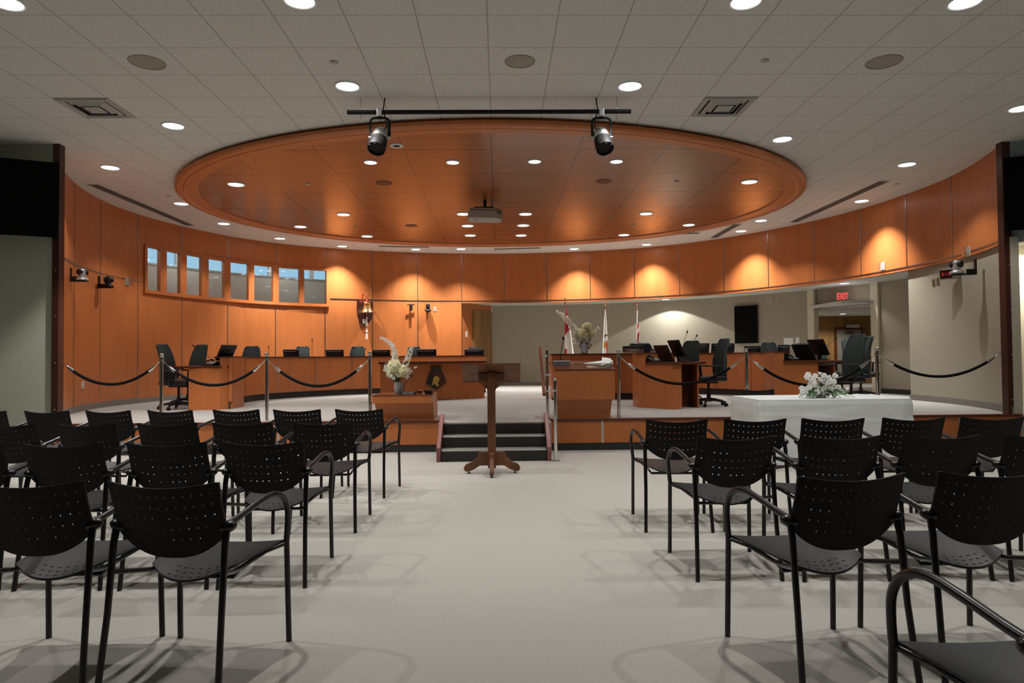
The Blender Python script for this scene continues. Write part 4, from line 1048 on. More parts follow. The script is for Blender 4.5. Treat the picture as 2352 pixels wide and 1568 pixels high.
def leafs(mb, c, n, r, size):
    for k in range(n):
        d = Vector((random.uniform(-1,1), random.uniform(-1,1), random.uniform(-.5,.5))).normalized(); b = Vector(c) + Vector((random.uniform(-1,1)*r, random.uniform(-1,1)*r*.8, random.uniform(-1,1)*r*.8))
        w = d.cross(Vector((0,0,1))).normalized()*size*.28; e = b + d*size + Vector((0,0,size*.15))
        mb.add([b, b+d*size*.5+w, e, b+d*size*.5-w], [(0,1,2),(0,2,3)], True)
# left: pewter vase on the low box
Yv = 9.48
V = aty(916, 905, Yv); V.z = BOXTOP
k = Yv/F
vz = thing('flower_vase', 'grey pewter vase on the low stage box', 'vase', V)
obj('body', MB().lathe([(.0001,0),(.050,0),(.056,.01),(.062,.06),(.066,.11),(.064,.135),(.070,.165),(.066,.166),(.058,.13),(.05,.02),(.0001,.015)], 28), 'pewter', vz)
def vp(px, py, dy=0): q = aty(px, py, Yv+dy); return q - V
t = thing('flower_arrangement', 'tall cream and white flower arrangement in the grey vase on the stage box', 'flowers', V)
fw, fs = MB(), MB()
sprays = [([vp(915,878),vp(906,850),vp(908,815),vp(903,795),vp(890,782),vp(872,775)], 24), ([vp(918,878),vp(926,848),vp(936,825),vp(942,808),vp(947,796)], 20), ([vp(912,870),vp(900,858),vp(884,850),vp(890,832)], 10), ([vp(925,868),vp(940,850),vp(962,841)], 5), ([vp(924,872),vp(938,856),vp(948,852)], 4)]
for pts, n in sprays:
    a, b = MB(), MB(); spray(a, b, pts, n, .042 if n > 12 else .034, .024)
    o = obj('flower_spray', a, 'petal_white', t); obj('stem', b, 'stem_brown', o)
for c, r in ((vp(906,842,-.04), .085), (vp(925,853,-.05), .072), (vp(899,857,.02), .06)):
    a = MB(); petals_head(a, c, r, 200, .034); a.ball(c, r*.78, 12); obj('hydrangea_head', a, 'petal_cream', t)
for px, py in ((898,862),(904,868),(911,858),(937,867),(915,863),(893,850)): obj('small_bloom', MB().floret(vp(px,py,-.09), (0,-1,.2), .03, 5, .3), 'petal_white', t)
a = MB(); leafs(a, vp(912,872), 50, .045, .06); obj('leaves', a, 'leaf_green', t)
a = MB()
for px, py in ((934,866),(946,855)): a.tube([vp(920,885), vp(928,875), vp(px,py)], .003, 6)
obj('bare_stems', a, 'stem_brown', t)
# items on the low box
Yb = 9.36
q = aty(928, 905, Yb)
t = thing('box_microphone', 'small bent microphone on a black base on the low stage box', 'microphone', (aty(940,905,Yb).x, Yb, BOXTOP))
obj('base', MB().box(-.11,.09,-.06,.06,0,.03), 'black_plastic', t, bevel=.006); obj('panel', MB().box(-.09,.07,-.062,-.05,.005,.028), 'mic_grey', t)
obj('gooseneck', MB().tube([(-.08,.02,.02),(-.075,.02,.10),(-.03,.02,.19),(.03,.02,.25)], .005, 8), 'black_plastic', t); obj('capsule', MB().ball((.035,.02,.258), .014, 10), 'black_plastic', t)
q = aty(985, 903, Yb)
t = thing('black_dish', 'shiny black round dish on the right of the low stage box', 'dish', (q.x, Yb, BOXTOP))
obj('bowl', MB().lathe([(.0001,0),(.05,0),(.062,.02),(.066,.05),(.060,.05),(.055,.022),(.0001,.012)], 24), 'screen_black', t); obj('lid', MB().lathe([(.06,.045),(.045,.056),(.0001,.06)], 24), 'black_plastic', t)
q = aty(962, 903, Yb)
t = thing('cable_coil', 'loose orange and black cables on the low stage box', 'cable', (q.x, Yb, BOXTOP))
obj('orange_cable', MB().tube([(.05*math.cos(a*.7)-.02*a*.1, .04*math.sin(a*.7), .012+.004*a) for a in range(12)], .005, 6), 'orange_wire', t)
obj('black_cable', MB().tube([(.06*math.cos(a*.8+1), .05*math.sin(a*.8+1), .008+.003*a) for a in range(14)], .006, 6), 'black_plastic', t)
# right: zinc bucket on the staff counter
Yv = 13.42
V = aty(1342, 811, Yv); V.z = DT
bk = thing('flower_bucket', 'pale blue zinc bucket on the staff counter behind the lectern box', 'bucket', V)
s_ = 19*Yv/F/2
obj('body', MB().lathe([(.0001,0),(s_*.82,0),(s_*.84,.004),(s_*1.16,.195),(s_*1.2,.2),(s_*1.1,.2),(s_*.8,.01),(.0001,.008)], 28), 'zinc_blue', bk)
def vp(px, py, dy=0): q = aty(px, py, Yv+dy); return q - V
t = thing('flower_arrangement', 'large cream and white flower arrangement in the zinc bucket, long spray to the left', 'flowers', V)
for pts, n, sz in (([vp(1340,790),vp(1325,765),vp(1310,745),vp(1297,728),vp(1277,714)], 32, .07), ([vp(1345,790),vp(1358,772),vp(1372,756),vp(1380,745)], 7, .04), ([vp(1335,790),vp(1322,775),vp(1316,760)], 14, .06), ([vp(1345,792),vp(1360,782),vp(1369,781)], 2, .04)):
    a, b = MB(), MB(); spray(a, b, pts, n, sz, .035)
    o = obj('flower_spray', a, 'petal_white', t); obj('stem', b, 'leaf_green', o)
for c, r in ((vp(1348,752,-.05), .075), (vp(1340,766,-.09), .075), (vp(1356,767,-.03), .06), (vp(1328,763,.02), .055)):
    a = MB(); petals_head(a, c, r, 200, .046); a.ball(c, r*.78, 12); obj('hydrangea_head', a, 'petal_cream', t)
for k in range(30): obj('small_bloom', MB().floret(vp(1342+random.uniform(-26,20), 772+random.uniform(-14,16), -.1), (random.uniform(-.5,.5),-1,.3), .038, 5, .3), 'petal_white', t)
a = MB(); leafs(a, vp(1342,787,.02), 90, .11, .10); obj('leaves', a, 'leaf_green', t)

# ================================================================== TABLE IN FRONT OF THE STAGE
TX0, TX1, TY0, TY1, TZ = 2.93, 4.68, 7.64, 8.56, .75
t = thing('folding_table', 'long table under the white cloth in front of the stage', 'table', ((TX0+TX1)/2, (TY0+TY1)/2, 0))
hx_, hy_ = (TX1-TX0)/2-.02, (TY1-TY0)/2-.02
obj('tabletop', MB().box(-hx_, hx_, -hy_, hy_, TZ-.045, TZ-.006), 'grey_paint', t)
for sx in (-1, 1):
    for sy in (-1, 1): obj('leg', MB().tube([(sx*(hx_-.12), sy*(hy_-.1), 0), (sx*(hx_-.12), sy*(hy_-.1), TZ-.045)], .015, 10), 'steel', t)
cl = MB(); N = 46
cxm, cym = (TX0+TX1)/2, (TY0+TY1)/2; HX, HY = (TX1-TX0)/2, (TY1-TY0)/2
per = []
def side_pts(n, a, b): return [(a[0]+(b[0]-a[0])*i/n, a[1]+(b[1]-a[1])*i/n) for i in range(n)]
rc = .03
per = side_pts(40,(-HX+rc,-HY),(HX-rc,-HY)) + side_pts(4,(HX-rc,-HY),(HX,-HY+rc)) + side_pts(20,(HX,-HY+rc),(HX,HY-rc)) + side_pts(4,(HX,HY-rc),(HX-rc,HY)) + side_pts(40,(HX-rc,HY),(-HX+rc,HY)) + side_pts(4,(-HX+rc,HY),(-HX,HY-rc)) + side_pts(20,(-HX,HY-rc),(-HX,-HY+rc)) + side_pts(4,(-HX,-HY+rc),(-HX+rc,-HY))
n = len(per); rows = 40; vs = []
def nrm_of(i):
    a, b = per[(i-1)%n], per[(i+1)%n]; d = Vector((b[0]-a[0], b[1]-a[1])).normalized(); return Vector((d.y, -d.x))
corner = [Vector((sx*HX, sy*HY)) for sx in (-1,1) for sy in (-1,1)]
for j in range(rows+1):
    f = j/rows
    for i, (x, y) in enumerate(per):
        nn = nrm_of(i); dc = min((Vector((x,y))-c).length for c in corner)
        flare = f*(.018 + .016*math.exp(-(dc/.10)**2)*1.5) + f*.010*math.sin(i*.55)*(1-math.exp(-(dc/.2)**2)) + f**.6*.034*math.exp(-((dc-.13)/.03)**2)*(1 if abs(nn.y) > .5 else .6) - f**.6*.018*math.exp(-((dc-.06)/.03)**2) + .006*math.sin(7*x+20*f)*math.sin(5*y+3*x+1)*(f*(1-f)*4) + .006*math.exp(-((f-.30-.06*math.sin(2.2*x))/.02)**2)*(1 if nn.y < -.5 else 0)
        rr = .012*(1-math.cos(min(1,f*14)*PI/2))
        vs.append((x+nn.x*(flare+rr), y+nn.y*(flare+rr), TZ+.004 - f*(TZ-.02) ))
fs = [(j*n+i, j*n+(i+1)%n, (j+1)*n+(i+1)%n, (j+1)*n+i) for j in range(rows) for i in range(n)]
cl.add(vs, fs, True); cl.add(vs[:n], [tuple(range(n))], False)
o = obj('tablecloth', cl, 'cloth_white', loc=(cxm, cym, 0)); tag(o, 'white tablecloth draped to the floor over the table before the stage', 'tablecloth')
# centrepiece
Yc = 7.92
V = aty(1886, 915, Yc); V.z = TZ+.005
def vp(px, py, dy=0): q = aty(px, py, Yc+dy); return q - V
bo = thing('centrepiece_bowl', 'small white bowl under the low flower centrepiece on the white table', 'bowl', V)
obj('body', MB().lathe([(.0001,0),(.04,0),(.055,.02),(.065,.05),(.058,.05),(.04,.012),(.0001,.01)], 24), 'grey_paint', bo)
t = thing('flower_centrepiece', 'low centrepiece of white roses and green fern on the white table', 'flowers', V)
roses = [(1842,892),(1850,900),(1858,890),(1868,884),(1868,876),(1880,893),(1890,893),(1876,900),(1893,877),(1884,872),(1903,868),(1902,880),(1908,892),(1915,888),(1921,896),(1930,900),(1862,869),(1872,864),(1892,863),(1917,863),(1914,876),(1856,861),(1854,866),(1848,897),(1884,903),(1925,890),(1842,905),(1900,904),(1868,904),(1858,906),(1915,906),(1878,909),(1893,898),(1862,880),(1875,884),(1908,876),(1846,899),(1898,888),(1871,892)]
for px, py in roses:
    a = MB(); dy = random.uniform(-.10, .04); c = vp(px, py, dy); d = Vector((c.x*1.2, -.6, c.z-.02)).normalized()
    a.rose(c, d, .036); a.ball(c - d*.008, .024, 8); obj('rose', a, 'petal_pure', t)
for px, py in ((1883,857),(1946,892),(1856,860),(1917,862)):
    a = MB(); c = vp(px, py); a.floret(c, (0,-.5,1), .028, 6, .3); a.ball(c-Vector((0,0,.006)), .016, 8); o = obj('spray_flower', a, 'petal_pure', t)
    obj('stem', MB().tube([c, vp(1886,900)], .0025, 6), 'fern_green', o)
for tip, dy in (((1851,914),-.12), ((1868,916),-.16), ((1858,905),-.1), ((1930,912),-.14), ((1950,912),-.10), ((1915,913),-.14), ((1962,914),-.06), ((1942,910),-.1), ((1835,912),-.02)):
    a = MB(); A = vp(1880 if tip[0] < 1886 else 1895, 893, -.03); B = vp(tip[0], tip[1], dy); B.z = max(B.z, .006)
    for k in range(17):
        f = .12+.88*k/16; c = A.lerp(B, f) + Vector((0,0,.03*math.sin(f*PI))); d = (B-A).normalized(); s = d.cross(Vector((0,-.5,1))).normalized()
        for sgn in (-1, 1):
            L_ = .062*(1.12-f); e = c + (s*sgn*.9 + d*.55)*L_; w = d*.007
            a.add([c-w*.5, c+w, e, c+(s*sgn*.4)*L_-w], [(0,1,2),(0,2,3)])
    a.tube([A.lerp(B,.05*k)+Vector((0,0,.03*math.sin(.05*k*PI))) for k in range(21)], .0025, 5)
    obj('fern_frond', a, 'fern_green', t)
a = MB(); leafs(a, vp(1886,893,.02), 110, .13, .05); obj('leaves', a, 'leaf_green', t)

# ================================================================== PODIUM
P = atz(1130, 1089, 0)
PX, PY = P.x, 7.46
t = thing('podium', 'slim dark wooden podium with slanted top standing before the stage steps', 'podium', (PX, PY, 0))
def lx(px, Y=PY): return aty(px, 950, Y).x - PX
colw = .044
obj('column', MB().box(-colw, colw, -colw, colw, .06, 1.10), 'wood_podium', t, bevel=.006)
def foot_prof(L):
    return [(0,.235),(.10,.235),(.125,.222),(.135,.19),(.15,.165),(.21,.125),(.28,.10),(L-.01,.075),(L,.055),(L-.015,.028),(L-.04,.02),(.24,.022),(.17,.05),(.11,.085),(0,.085)]
for k in range(4):
    L = .31 if k in (0, 2) else .33
    m = MB(); m.M = Matrix.Rotation(k*PI/2, 4, 'Z') @ Matrix.Translation((colw*.8,.0225,0)) @ Matrix.Rotation(PI/2, 4, 'X')
    m.prism([(x*(L-colw*.8)/L, z) for x, z in foot_prof(L)], 0, .045)
    f_ = obj('foot', m, 'wood_podium', t, bevel=.006)
    m = MB(); m.lathe([(.0001,0),(.016,0),(.016,.008),(.006,.012),(.006,.03)], 12, ((L-.06)*math.cos(k*PI/2), (L-.06)*math.sin(k*PI/2), 0)); obj('glide', m, 'black_plastic', f_)
za, zb2 = aty(1130, 834, PY-.13).z, aty(1130, 873, PY+.16).z
w0, w1 = (lx(1201, PY-.13)-lx(1065, PY-.13))/2, (lx(1199,PY+.16)-lx(1067,PY+.16))/2
m = MB(); m.hexa([(-w0,-.13,za-.018),(w0,-.13,za-.018),(w1,.16,zb2-.018),(-w1,.16,zb2-.018)], [(-w0,-.13,za),(w0,-.13,za),(w1,.16,zb2),(-w1,.16,zb2)])
obj('slanted_top', m, 'wood_podium', t, bevel=.004)
obj('book_lip', MB().box(-w1, w1, .155, .175, zb2-.02, zb2+.02), 'wood_podium', t)
for s in (-1, 1):
    m = MB(); m.M = Matrix.Translation((s*colw*.9 if s > 0 else s*colw*.9, .0, 0)) @ Matrix.Rotation(PI/2, 4, 'X') @ (Matrix.Identity(4) if s > 0 else Matrix.Scale(-1, 4, (1,0,0)))
    m.prism([(0,.90),(.008,.905),(.016,.925),(.035,.935),(.05,.945),(.06,.965),(.09,.98),(.10,1.0),(.10,1.08),(0,1.08)], -.02, .02)
    obj('bracket', m, 'wood_podium', t, bevel=.004)
# ================================================================== STACKING CHAIRS
def make_chair(label):
    t = thing('stacking_chair', label, 'chair')          # faces +Y (the stage), back top corners at y = 0
    HB = .222
    zt_ = lambda u: .806 - .024*(1-u*u) - .004*max(0, abs(u)-.93)/.07
    zb_ = lambda u: .500 + .105*abs(u)**2.6
    def yb(x, z): return (.806-z)*.34 - .034*(1-(x/HB)**2)
    def surf(u, v):
        u = 2*u-1; z = zt_(u) + (zb_(u)-zt_(u))*v; x = u*HB*(1.0-.02*math.sin(v*PI)); return (x, yb(x, z), z)
    bk_ = obj('backrest', MB().slab(surf, 28, 12, (0,-.010,-.0)), 'chair_plastic', t)
    cut = MB()
    for r in range(5):
        nh = (12, 12, 12, 10, 8)[r]
        for k in range(nh):
            u = (k-(nh-1)/2)/5.5*.84; x = u*HB; z = zt_(u) - .036 - .043*r; y = yb(x, z)
            if z < zb_(u)+.02: continue
            cut.M = Matrix.Translation((x, y-.005, z)) @ Matrix.Rotation(PI/2, 4, 'X'); cut.lathe([(.0001,-.03),(.0048,-.03),(.0048,.03),(.0001,.03)], 8)
    boolean_cut(bk_, cut)
    def seat(u, v):
        U = 2*u-1; e = 1-(1-v)**2.2
        hw = .175 + (.243-.175)*v**.8 - .02*math.sin(v*PI)*.6
        y = .20 - .075*(1-U*U) + (.52-.20+.075*(1-U*U)*(1))*v - .015*(U*U)*v*.0
        z = .425 + .028*v - .030*(1-U*U)*(1-v*.55) + .012*U*U*(1-v)
        return (U*hw, y, z)
    dash = MB().slab(seat, 18, 16, (0,0,-.010))
    for r in range(3):
        for k in range(6):
            x = (k-2.5)*.034 + .017*(r%2); v = .06 + .10*r; p = Vector(seat(.5 + x/.38, v)); dash.box(p.x-.007, p.x+.007, p.y-.002, p.y+.002, p.z-.001, p.z+.0018)
    obj('seat', dash, 'seat_plastic_sheen', t)
    for s in (-1, 1):
        B = (s*.222, .055, .632)
        obj('leg', MB().tube([(s*.252,.515,.45),(s*.256,.53,.0)], .0125, 12), 'chair_metal', t)                      # front
        obj('leg', MB().tube([B, (s*.224,.035,.56), (s*.226,.005,.30), (s*.236,-.04,.0)], [.014,.0135,.0125,.0125], 12), 'chair_metal', t)   # rear
        arm = [(s*.252,.515,.45),(s*.260,.508,.52),(s*.268,.49,.59),(s*.268,.455,.645),(s*.262,.40,.678),(s*.25,.34,.682),(s*.24,.25,.668),(s*.228,.13,.643),B]
        pts = []
        for i in range(len(arm)-1):
            p0, p1, p2, p3 = (Vector(arm[max(i-1,0)]), Vector(arm[i]), Vector(arm[i+1]), Vector(arm[min(i+2,len(arm)-1)]))
            for k in range(4):
                q = k/4; pts.append(.5*((2*p1)+(p2-p0)*q+(2*p0-5*p1+4*p2-p3)*q*q+(3*p1-p0-3*p2+p3)*q**3))
        pts.append(Vector(B))
        obj('armrest', MB().tube(pts, .0135, 12), 'chair_metal', t)
        m = MB(); m.M = Matrix.Translation((s*.220,.062,.622)) @ Matrix.Rotation(s*rad(-18), 4, 'Y'); m.ball((0,0,0), .037, 16, (1,.75,.62)); m.M = None
        obj('back_bracket', m, 'chair_metal', t)
        obj('side_rail', MB().tube([(s*.222,.02,.455),(s*.178,.19,.412),(s*.170,.27,.405),(s*.20,.42,.428),(s*.252,.516,.44)], .0095, 10), 'chair_metal', t)
    obj('cross_rail', MB().tube([(-.172,.24,.405),(-.15,.24,.375),(.15,.24,.375),(.172,.24,.405)], .009, 8), 'chair_metal', t)
    return t
seat_names = ['in the aisle seat', 'second from the aisle', 'third from the aisle', 'fourth from the aisle', 'fifth from the aisle', 'sixth from the aisle', 'seventh from the aisle']
rows_ = [
 ('left block, rearmost row nearest the camera', -1, [((250.3,1102.3),(503,1104.6)), (None,(195.6,1100.9))]),
 ('left block, second row from the camera', -1, [((513.8,1012.9),(697.6,1010.4)), ((292.4,1015),(474,1012.9)), ((54.8,1016.8),(232.7,1015.2)), (None,(5,1016.5))]),
 ('left block, third row from the camera', -1, [((674.2,967.9),(810,966)), ((488.4,968.9),(626.2,967.9)), ((313,970),(455.7,969)), ((127,971.2),(269.9,970.5)), (None,(84,971))]),
 ('left block, row nearest the stage', -1, [((769,938.2),(880.5,937.6)), ((625.3,939),(738.7,938.4)), ((485.4,939.2),(599.3,938.8)), ((334.4,940.3),(446.9,940.3)), ((191.7,941.2),(305,941)), ((48.9,941.9),(166.2,941.6)), (None,(14.7,942))]),
 ('right block, row nearest the stage', 1, [((1487.5,961.6),(1621,961)), ((1662.5,960),(1806.3,959.4)), ((1840.5,958.9),(1985.4,958.3)), ((2029.5,957.5),(2167,956.6)), ((2209,956.2),(2347.6,955.4))]),
 ('right block, second row from the stage', 1, [((1592,1000.4),(1785.7,998.5)), ((1842.5,999),(2020.5,997.6)), ((2070.6,996.8),(2255,995.5)), ((2309.5,996),None)]),
 ('right block, third row from the stage', 1, [((1830,1091.3),(2077.7,1082.5)), ((2152.9,1080),None)]),
]
ch0 = None
ZT = .806
for rname, sd, lst in rows_:
    for i, (a, b) in enumerate(lst):
        A = atz(*a, ZT) if a else None; B = atz(*b, ZT) if b else None
        if A and B:
            c = (A+B)/2; yaw = math.atan2(B.y-A.y, B.x-A.x); yaw = max(-.13, min(.13, yaw))
        else:
            yaw = 0; c = (A + Vector((.222,0,0))) if A else (B - Vector((.222,0,0)))
        lab = 'black perforated armchair ' + seat_names[i] + ' in the ' + rname.replace(', ', ', ')
        c.z = 0
        if ch0 is None: ch0 = make_chair(lab); ch0.location = c; ch0.rotation_euler.z = yaw; ch0['group'] = 'audience chairs'
        else: dup(ch0, c, yaw, lab, 'audience chairs')
# corner chair bottom right : arm apex at (2105,1316)
q = aty(2105, 1316, 1.80)
dup(ch0, (q.x+.262, q.y-.40, 0), .03, 'black perforated armchair cut off at the bottom right corner, arm loop showing', 'audience chairs')
q = atz(1740, 893, ZT)
dup(ch0, (q.x, q.y, 0), PI-.06, 'black perforated armchair behind the white table, facing the audience', 'chair behind the table')

# ================================================================== FLAGS
def flag(px_top, py_top, py_cloth, px_l, px_r, label, bands, Y=18.3):
    B = aty(px_top, py_top, Y); t = thing('flag', label, 'flag', (B.x, Y, PLAT), 0, 'flags on poles behind the counter')
    zt = B.z - PLAT; zc = aty(px_top, py_cloth, Y).z - PLAT
    obj('pole', MB().tube([(0,0,.05),(0,0,zt-.12)], .014, 12), 'wood_rail', t)
    obj('finial', MB().lathe([(.0001,.0),(.012,-.03),(.022,-.06),(.012,-.10),(.02,-.115),(.014,-.13)], 14, (0,0,zt)), 'brass', t)
    obj('base', MB().lathe([(.0001,.07),(.03,.07),(.05,.05),(.16,.02),(.17,0),(.0001,0)], 24), 'brass', t)
    xl, xr = (px_l-px_top)*Y/F, (px_r-px_top)*Y/F
    H_ = zc - .55
    def cloth(u, v):
        k = v**.8; x = xl*k + (xr-xl)*k*u + .012*math.sin(u*9+v*2)*k; return (x + (0.004 if u > .5 else -.004), -.02 - .045*k*math.sin(u*PI*3.2+.4) - .02*k, zc - H_*v - .06*u*v)
    nu, nv = 40, 80
    mats = []
    for m, _ in bands:
        if m not in mats: mats.append(m)
    mb = MB(); mb.grid(cloth, nu, nv); o = obj('cloth', mb, mats[0], t)
    for m in mats[1:]: o.data.materials.append(MATS[m])
    for p in o.data.polygons:
        i, j = p.index % nu, p.index // nu
        p.material_index = mats.index([m for m, fn in bands if fn((i+.5)/nu, (j+.5)/nv)][-1])
    return t
T_ = lambda u, v: True
flag(1298, 682, 697, 1294, 1322, 'red and white flag hanging on a pole, leftmost of three', [('flag_white', T_), ('flag_red', lambda u, v: (.0 < v < .34 and u > .45) or (.16 < v < .50 - .14*u) or (v > .70 and u < .32 and v < .92+.2*u))])
flag(1390, 692, 709, 1379, 1397, 'white flag with a gold and red emblem on a pole, middle of three', [('flag_white', T_), ('flag_red', lambda u, v: u > .62 and v > .50 and v > .5+.10*(1-u)), ('flag_brown', lambda u, v: u > .18 and abs(v-(.475-.05*u)) < .018), ('flag_gold', lambda u, v: (u-.38)**2/.06 + (v-.605)**2/.0032 < 1)])
flag(1463, 697, 712, 1458, 1471, 'red, white and blue flag hanging on a pole, rightmost of three', [('flag_white', T_), ('flag_blue', lambda u, v: (u > .55 and .06 < v < .28) or (.48 < v and u > .3 and (v*7+u*2) % 2 < .8)), ('flag_red', lambda u, v: .22 < v < .58 and u > .15 and (v*6+u*1.2) % 1 < .62), ('flag_red', lambda u, v: v > .52 and u < .5 and (v*8-u*3) % 1 < .4)])

# ================================================================== THINGS ON THE WALLS
def face_wall(th): return rad(-th)  # local -Y points to the chamber centre
def on_wall(px, py, inset=0.0):
    # intersect the ray with the curved wood wall
    p = atr(px, py, 7.36)
    for _ in range(6):
        th = math.degrees(math.atan2(p.x-CX, p.y-CY)); p = atr(px, py, RW(th)-inset)
    return p, th
# bell
P, th = on_wall(840, 700, .02)
t = thing('ships_bell', 'brass bell with tasselled rope on a dark shield board', 'bell', P, face_wall(th))
Yb = P.y; k = Yb/F
def lw(px, py): return ((px-840)*k, (700-py)*k)
m = MB(); m.M = Matrix.Rotation(PI/2, 4, 'X')
m.prism([lw(*q) for q in [(819,691),(828,693),(838,694),(846,693),(855,692),(855.5,720),(853,732),(846,742),(836,748),(826,740),(820,726),(818.5,712)]], -.0, .03)
obj('shield_board', m, 'plaque_dark', t, bevel=.006)
bx, bz = lw(837.5, 0)[0], 0
zt = lw(0, 696)[1]; zm = lw(0, 718)[1]
off = -.20
obj('bell', MB().lathe([(.0001,zt),(.085*.95,zt),(.1,zt-.02),(.092,zt-.03),(.093,zt-.09),(.105,zt-.15),(.13,zt-.2),(.16,zm+.01),(.165,zm),(.155,zm),(.12,zt-.18),(.08,zt-.04),(.0001,zt-.03)], 32, (bx, off, 0)), 'brass', t)
m = MB(); hz = lw(0, 675)[1]
m.tube([(bx-.09,-.03,zt-.0),(bx-.085,-.04,hz-.06),(bx-.06,-.08,hz-.01),(bx-.02,-.14,hz),(bx+.015,-.19,hz-.05),(bx,off,zt+.06)], .014, 10); m.lathe([(.0001,.1),(.03,.09),(.035,.05),(.05,.03),(.05,0),(.0001,0)], 14, (bx,off,zt))
obj('hanger', m, 'bell_red', t)
zr0, zr1 = lw(0, 728)[1], lw(0, 779)[1]
m = MB().lathe([(.0001,zr0+.03),(.012,zr0),(.038,zr0-.03),(.035,zr0-.05),(.014,zr0-.06),(.016,zr0-.17),(.03,zr0-.2),(.04,zr0-.225),(.03,zr0-.25),(.012,zr0-.27),(.013,zr0-.36),(.036,zr0-.39),(.036,zr0-.41),(.02,zr0-.42),(.028,zr0-.45),(.038,zr1),(.0001,zr1)], 14, (bx-.01, off, 0))
m.tube([(bx-.01,off,zm+.1),(bx-.01,off,zr0)], .006, 8)
obj('bell_rope', m, 'tassel', t)
obj('label_plate', MB().box(lw(832,0)[0], lw(841,0)[0], -.038, -.03, lw(0,743)[1], lw(0,733)[1]), 'beige_plastic', t)
# PTZ cameras
def ptz(P, rotz, label, colour='silver_plastic', s=1.0, arm=.16, lens_rot=0):
    t = thing('wall_camera', label, 'camera', P, rotz, 'wall cameras')
    obj('wall_plate', MB().box(-.03*s,.03*s,-.02*s,0,-.10*s,.12*s), 'black_plastic', t, bevel=.004)
    obj('shelf_arm', MB().box(-.04*s,.04*s,-(arm+.1)*s,-.015*s,-.10*s,-.085*s).box(-.012*s,.012*s,-.12*s,-.02*s,-.085*s,-.02*s), 'black_plastic', t)
    c = (0, -(arm+.02)*s, 0)
    h_ = MB(); h_.M = Matrix.Translation((c[0], c[1], -.08*s)) @ Matrix.Rotation(lens_rot, 4, 'Z')
    h_.lathe([(.0001,0),(.09*s,0),(.09*s,.02*s),(.075*s,.04*s),(.045*s,.055*s)], 24)
    obj('camera_base', h_, colour, t)
    y_ = MB(); y_.M = h_.M; y_.lathe([(.05*s,.05*s),(.05*s,.15*s),(.045*s,.175*s),(.025*s,.19*s),(.0001,.192*s)], 20); o = obj('camera_head', y_, colour, t)
    l_ = MB(); l_.M = h_.M @ Matrix.Translation((0,0,.13*s)) @ Matrix.Rotation(PI/2, 4, 'X')
    l_.lathe([(.0001,-.07*s),(.045*s,-.07*s),(.045*s,.065*s),(.038*s,.08*s),(.0001,.075*s)], 20); obj('lens', l_, 'black_plastic', o)
    return t
P, th = on_wall(161, 632); ptz(P, face_wall(th), 'silver dome camera on a bracket, leftmost on the wood wall', lens_rot=rad(60))
P, th = on_wall(226, 649); ptz(P, face_wall(th), 'black dome camera on a bracket, second on the left wood wall', 'black_plastic', lens_rot=rad(40))
P, th = on_wall(981, 708); ptz(P, face_wall(th), 'dark dome camera on the wood wall near the opening', 'black_plastic', s=1.05, arm=.1)
P, th = on_wall(942, 703)
t = thing('wall_bracket', 'small black bracket and clamp on the wood wall right of the bell', 'bracket', P, face_wall(th), None)
obj('crossbar', MB().box(-.10,.10,-.12,-.09,.02,.045).box(-.02,.02,-.1,0,.0,.05), 'black_plastic', t); obj('clamp', MB().box(-.025,.035,-.14,-.08,-.13,.03), 'black_plastic', t, bevel=.006)
P = atr(2242, 614, 7.40); th = math.degrees(math.atan2(P.x-CX, P.y-CY))
ptz(P, face_wall(th), 'silver camera on a black bracket on the right beige wall', lens_rot=rad(-50), arm=.22, s=1.1)
# boxes with clear covers
def cover_box(P, rz, label):
    t = thing('covered_outlet', label, 'wall outlet', P, rz, 'wall outlets with clear covers')
    obj('plate', MB().box(-.055,.055,-.02,0,-.075,.075), 'white_paint', t, bevel=.006); obj('socket', MB().box(-.02,.02,-.026,-.02,-.05,.05), 'grey_paint', t)
    obj('clear_cover', MB().box(-.06,.06,-.085,-.02,-.08,.08), 'clear_plastic', t, bevel=.01)
P, th = on_wall(291, 646); cover_box(P, face_wall(th), 'white wall outlet with clear cover left of the inside windows')
P, th = on_wall(2029, 612); cover_box(P, face_wall(th), 'white wall outlet with clear cover on the band under the right light pool')
P, th = on_wall(2226, 577); cover_box(P, face_wall(th), 'white wall outlet with clear cover above the right camera')
# digital clock
P = atr(2186, 631, 7.38); th = math.degrees(math.atan2(P.x-CX, P.y-CY))
t = thing('digital_clock', 'red digital clock in a wedge housing on the right beige wall', 'clock', P, face_wall(th)+rad(38))
obj('housing', MB().box(-.10,.10,-.17,.05,-.075,.075), 'grey_paint', t, bevel=.006); obj('face', MB().box(-.095,.095,-.176,-.168,-.07,.07), 'screen_black', t)
obj('digits', text_mb('8:16', .085, .001, Matrix.Translation((0,-.178,0)) @ Matrix.Rotation(PI/2, 4, 'X')), 'clock_red', t)
# wall plates
def plate(P, rz, label, m='beige_plastic', w=.075, h=.12, name='wall_plate', dark=True):
    t = thing(name, label, 'wall plate', P, rz, 'small wall plates')
    obj('plate', MB().box(-w/2,w/2,-.012,0,-h/2,h/2), m, t, bevel=.003)
    if dark: obj('slots', MB().box(-.012,.012,-.014,-.012,.012,.035).box(-.012,.012,-.014,-.012,-.035,-.012), 'badge_frame', t)
for (px, py), lab, w in (((1768,689),'beige double wall plate high on the corridor wall, left of a pair',.13),((1786,687.5),'beige wall plate high on the corridor wall, right of a pair',.075),((1221,850),'beige outlet low on the corridor wall behind the podium',.075),((1357,791),'small red tagged wall plate behind the flower bucket',.075)):
    P = atr(px, py, RC-.002); th = math.degrees(math.atan2(P.x-CX, P.y-CY)); plate(P, face_wall(th), lab, 'beige_plastic' if '1357' not in str(px) else 'flag_brown', w)
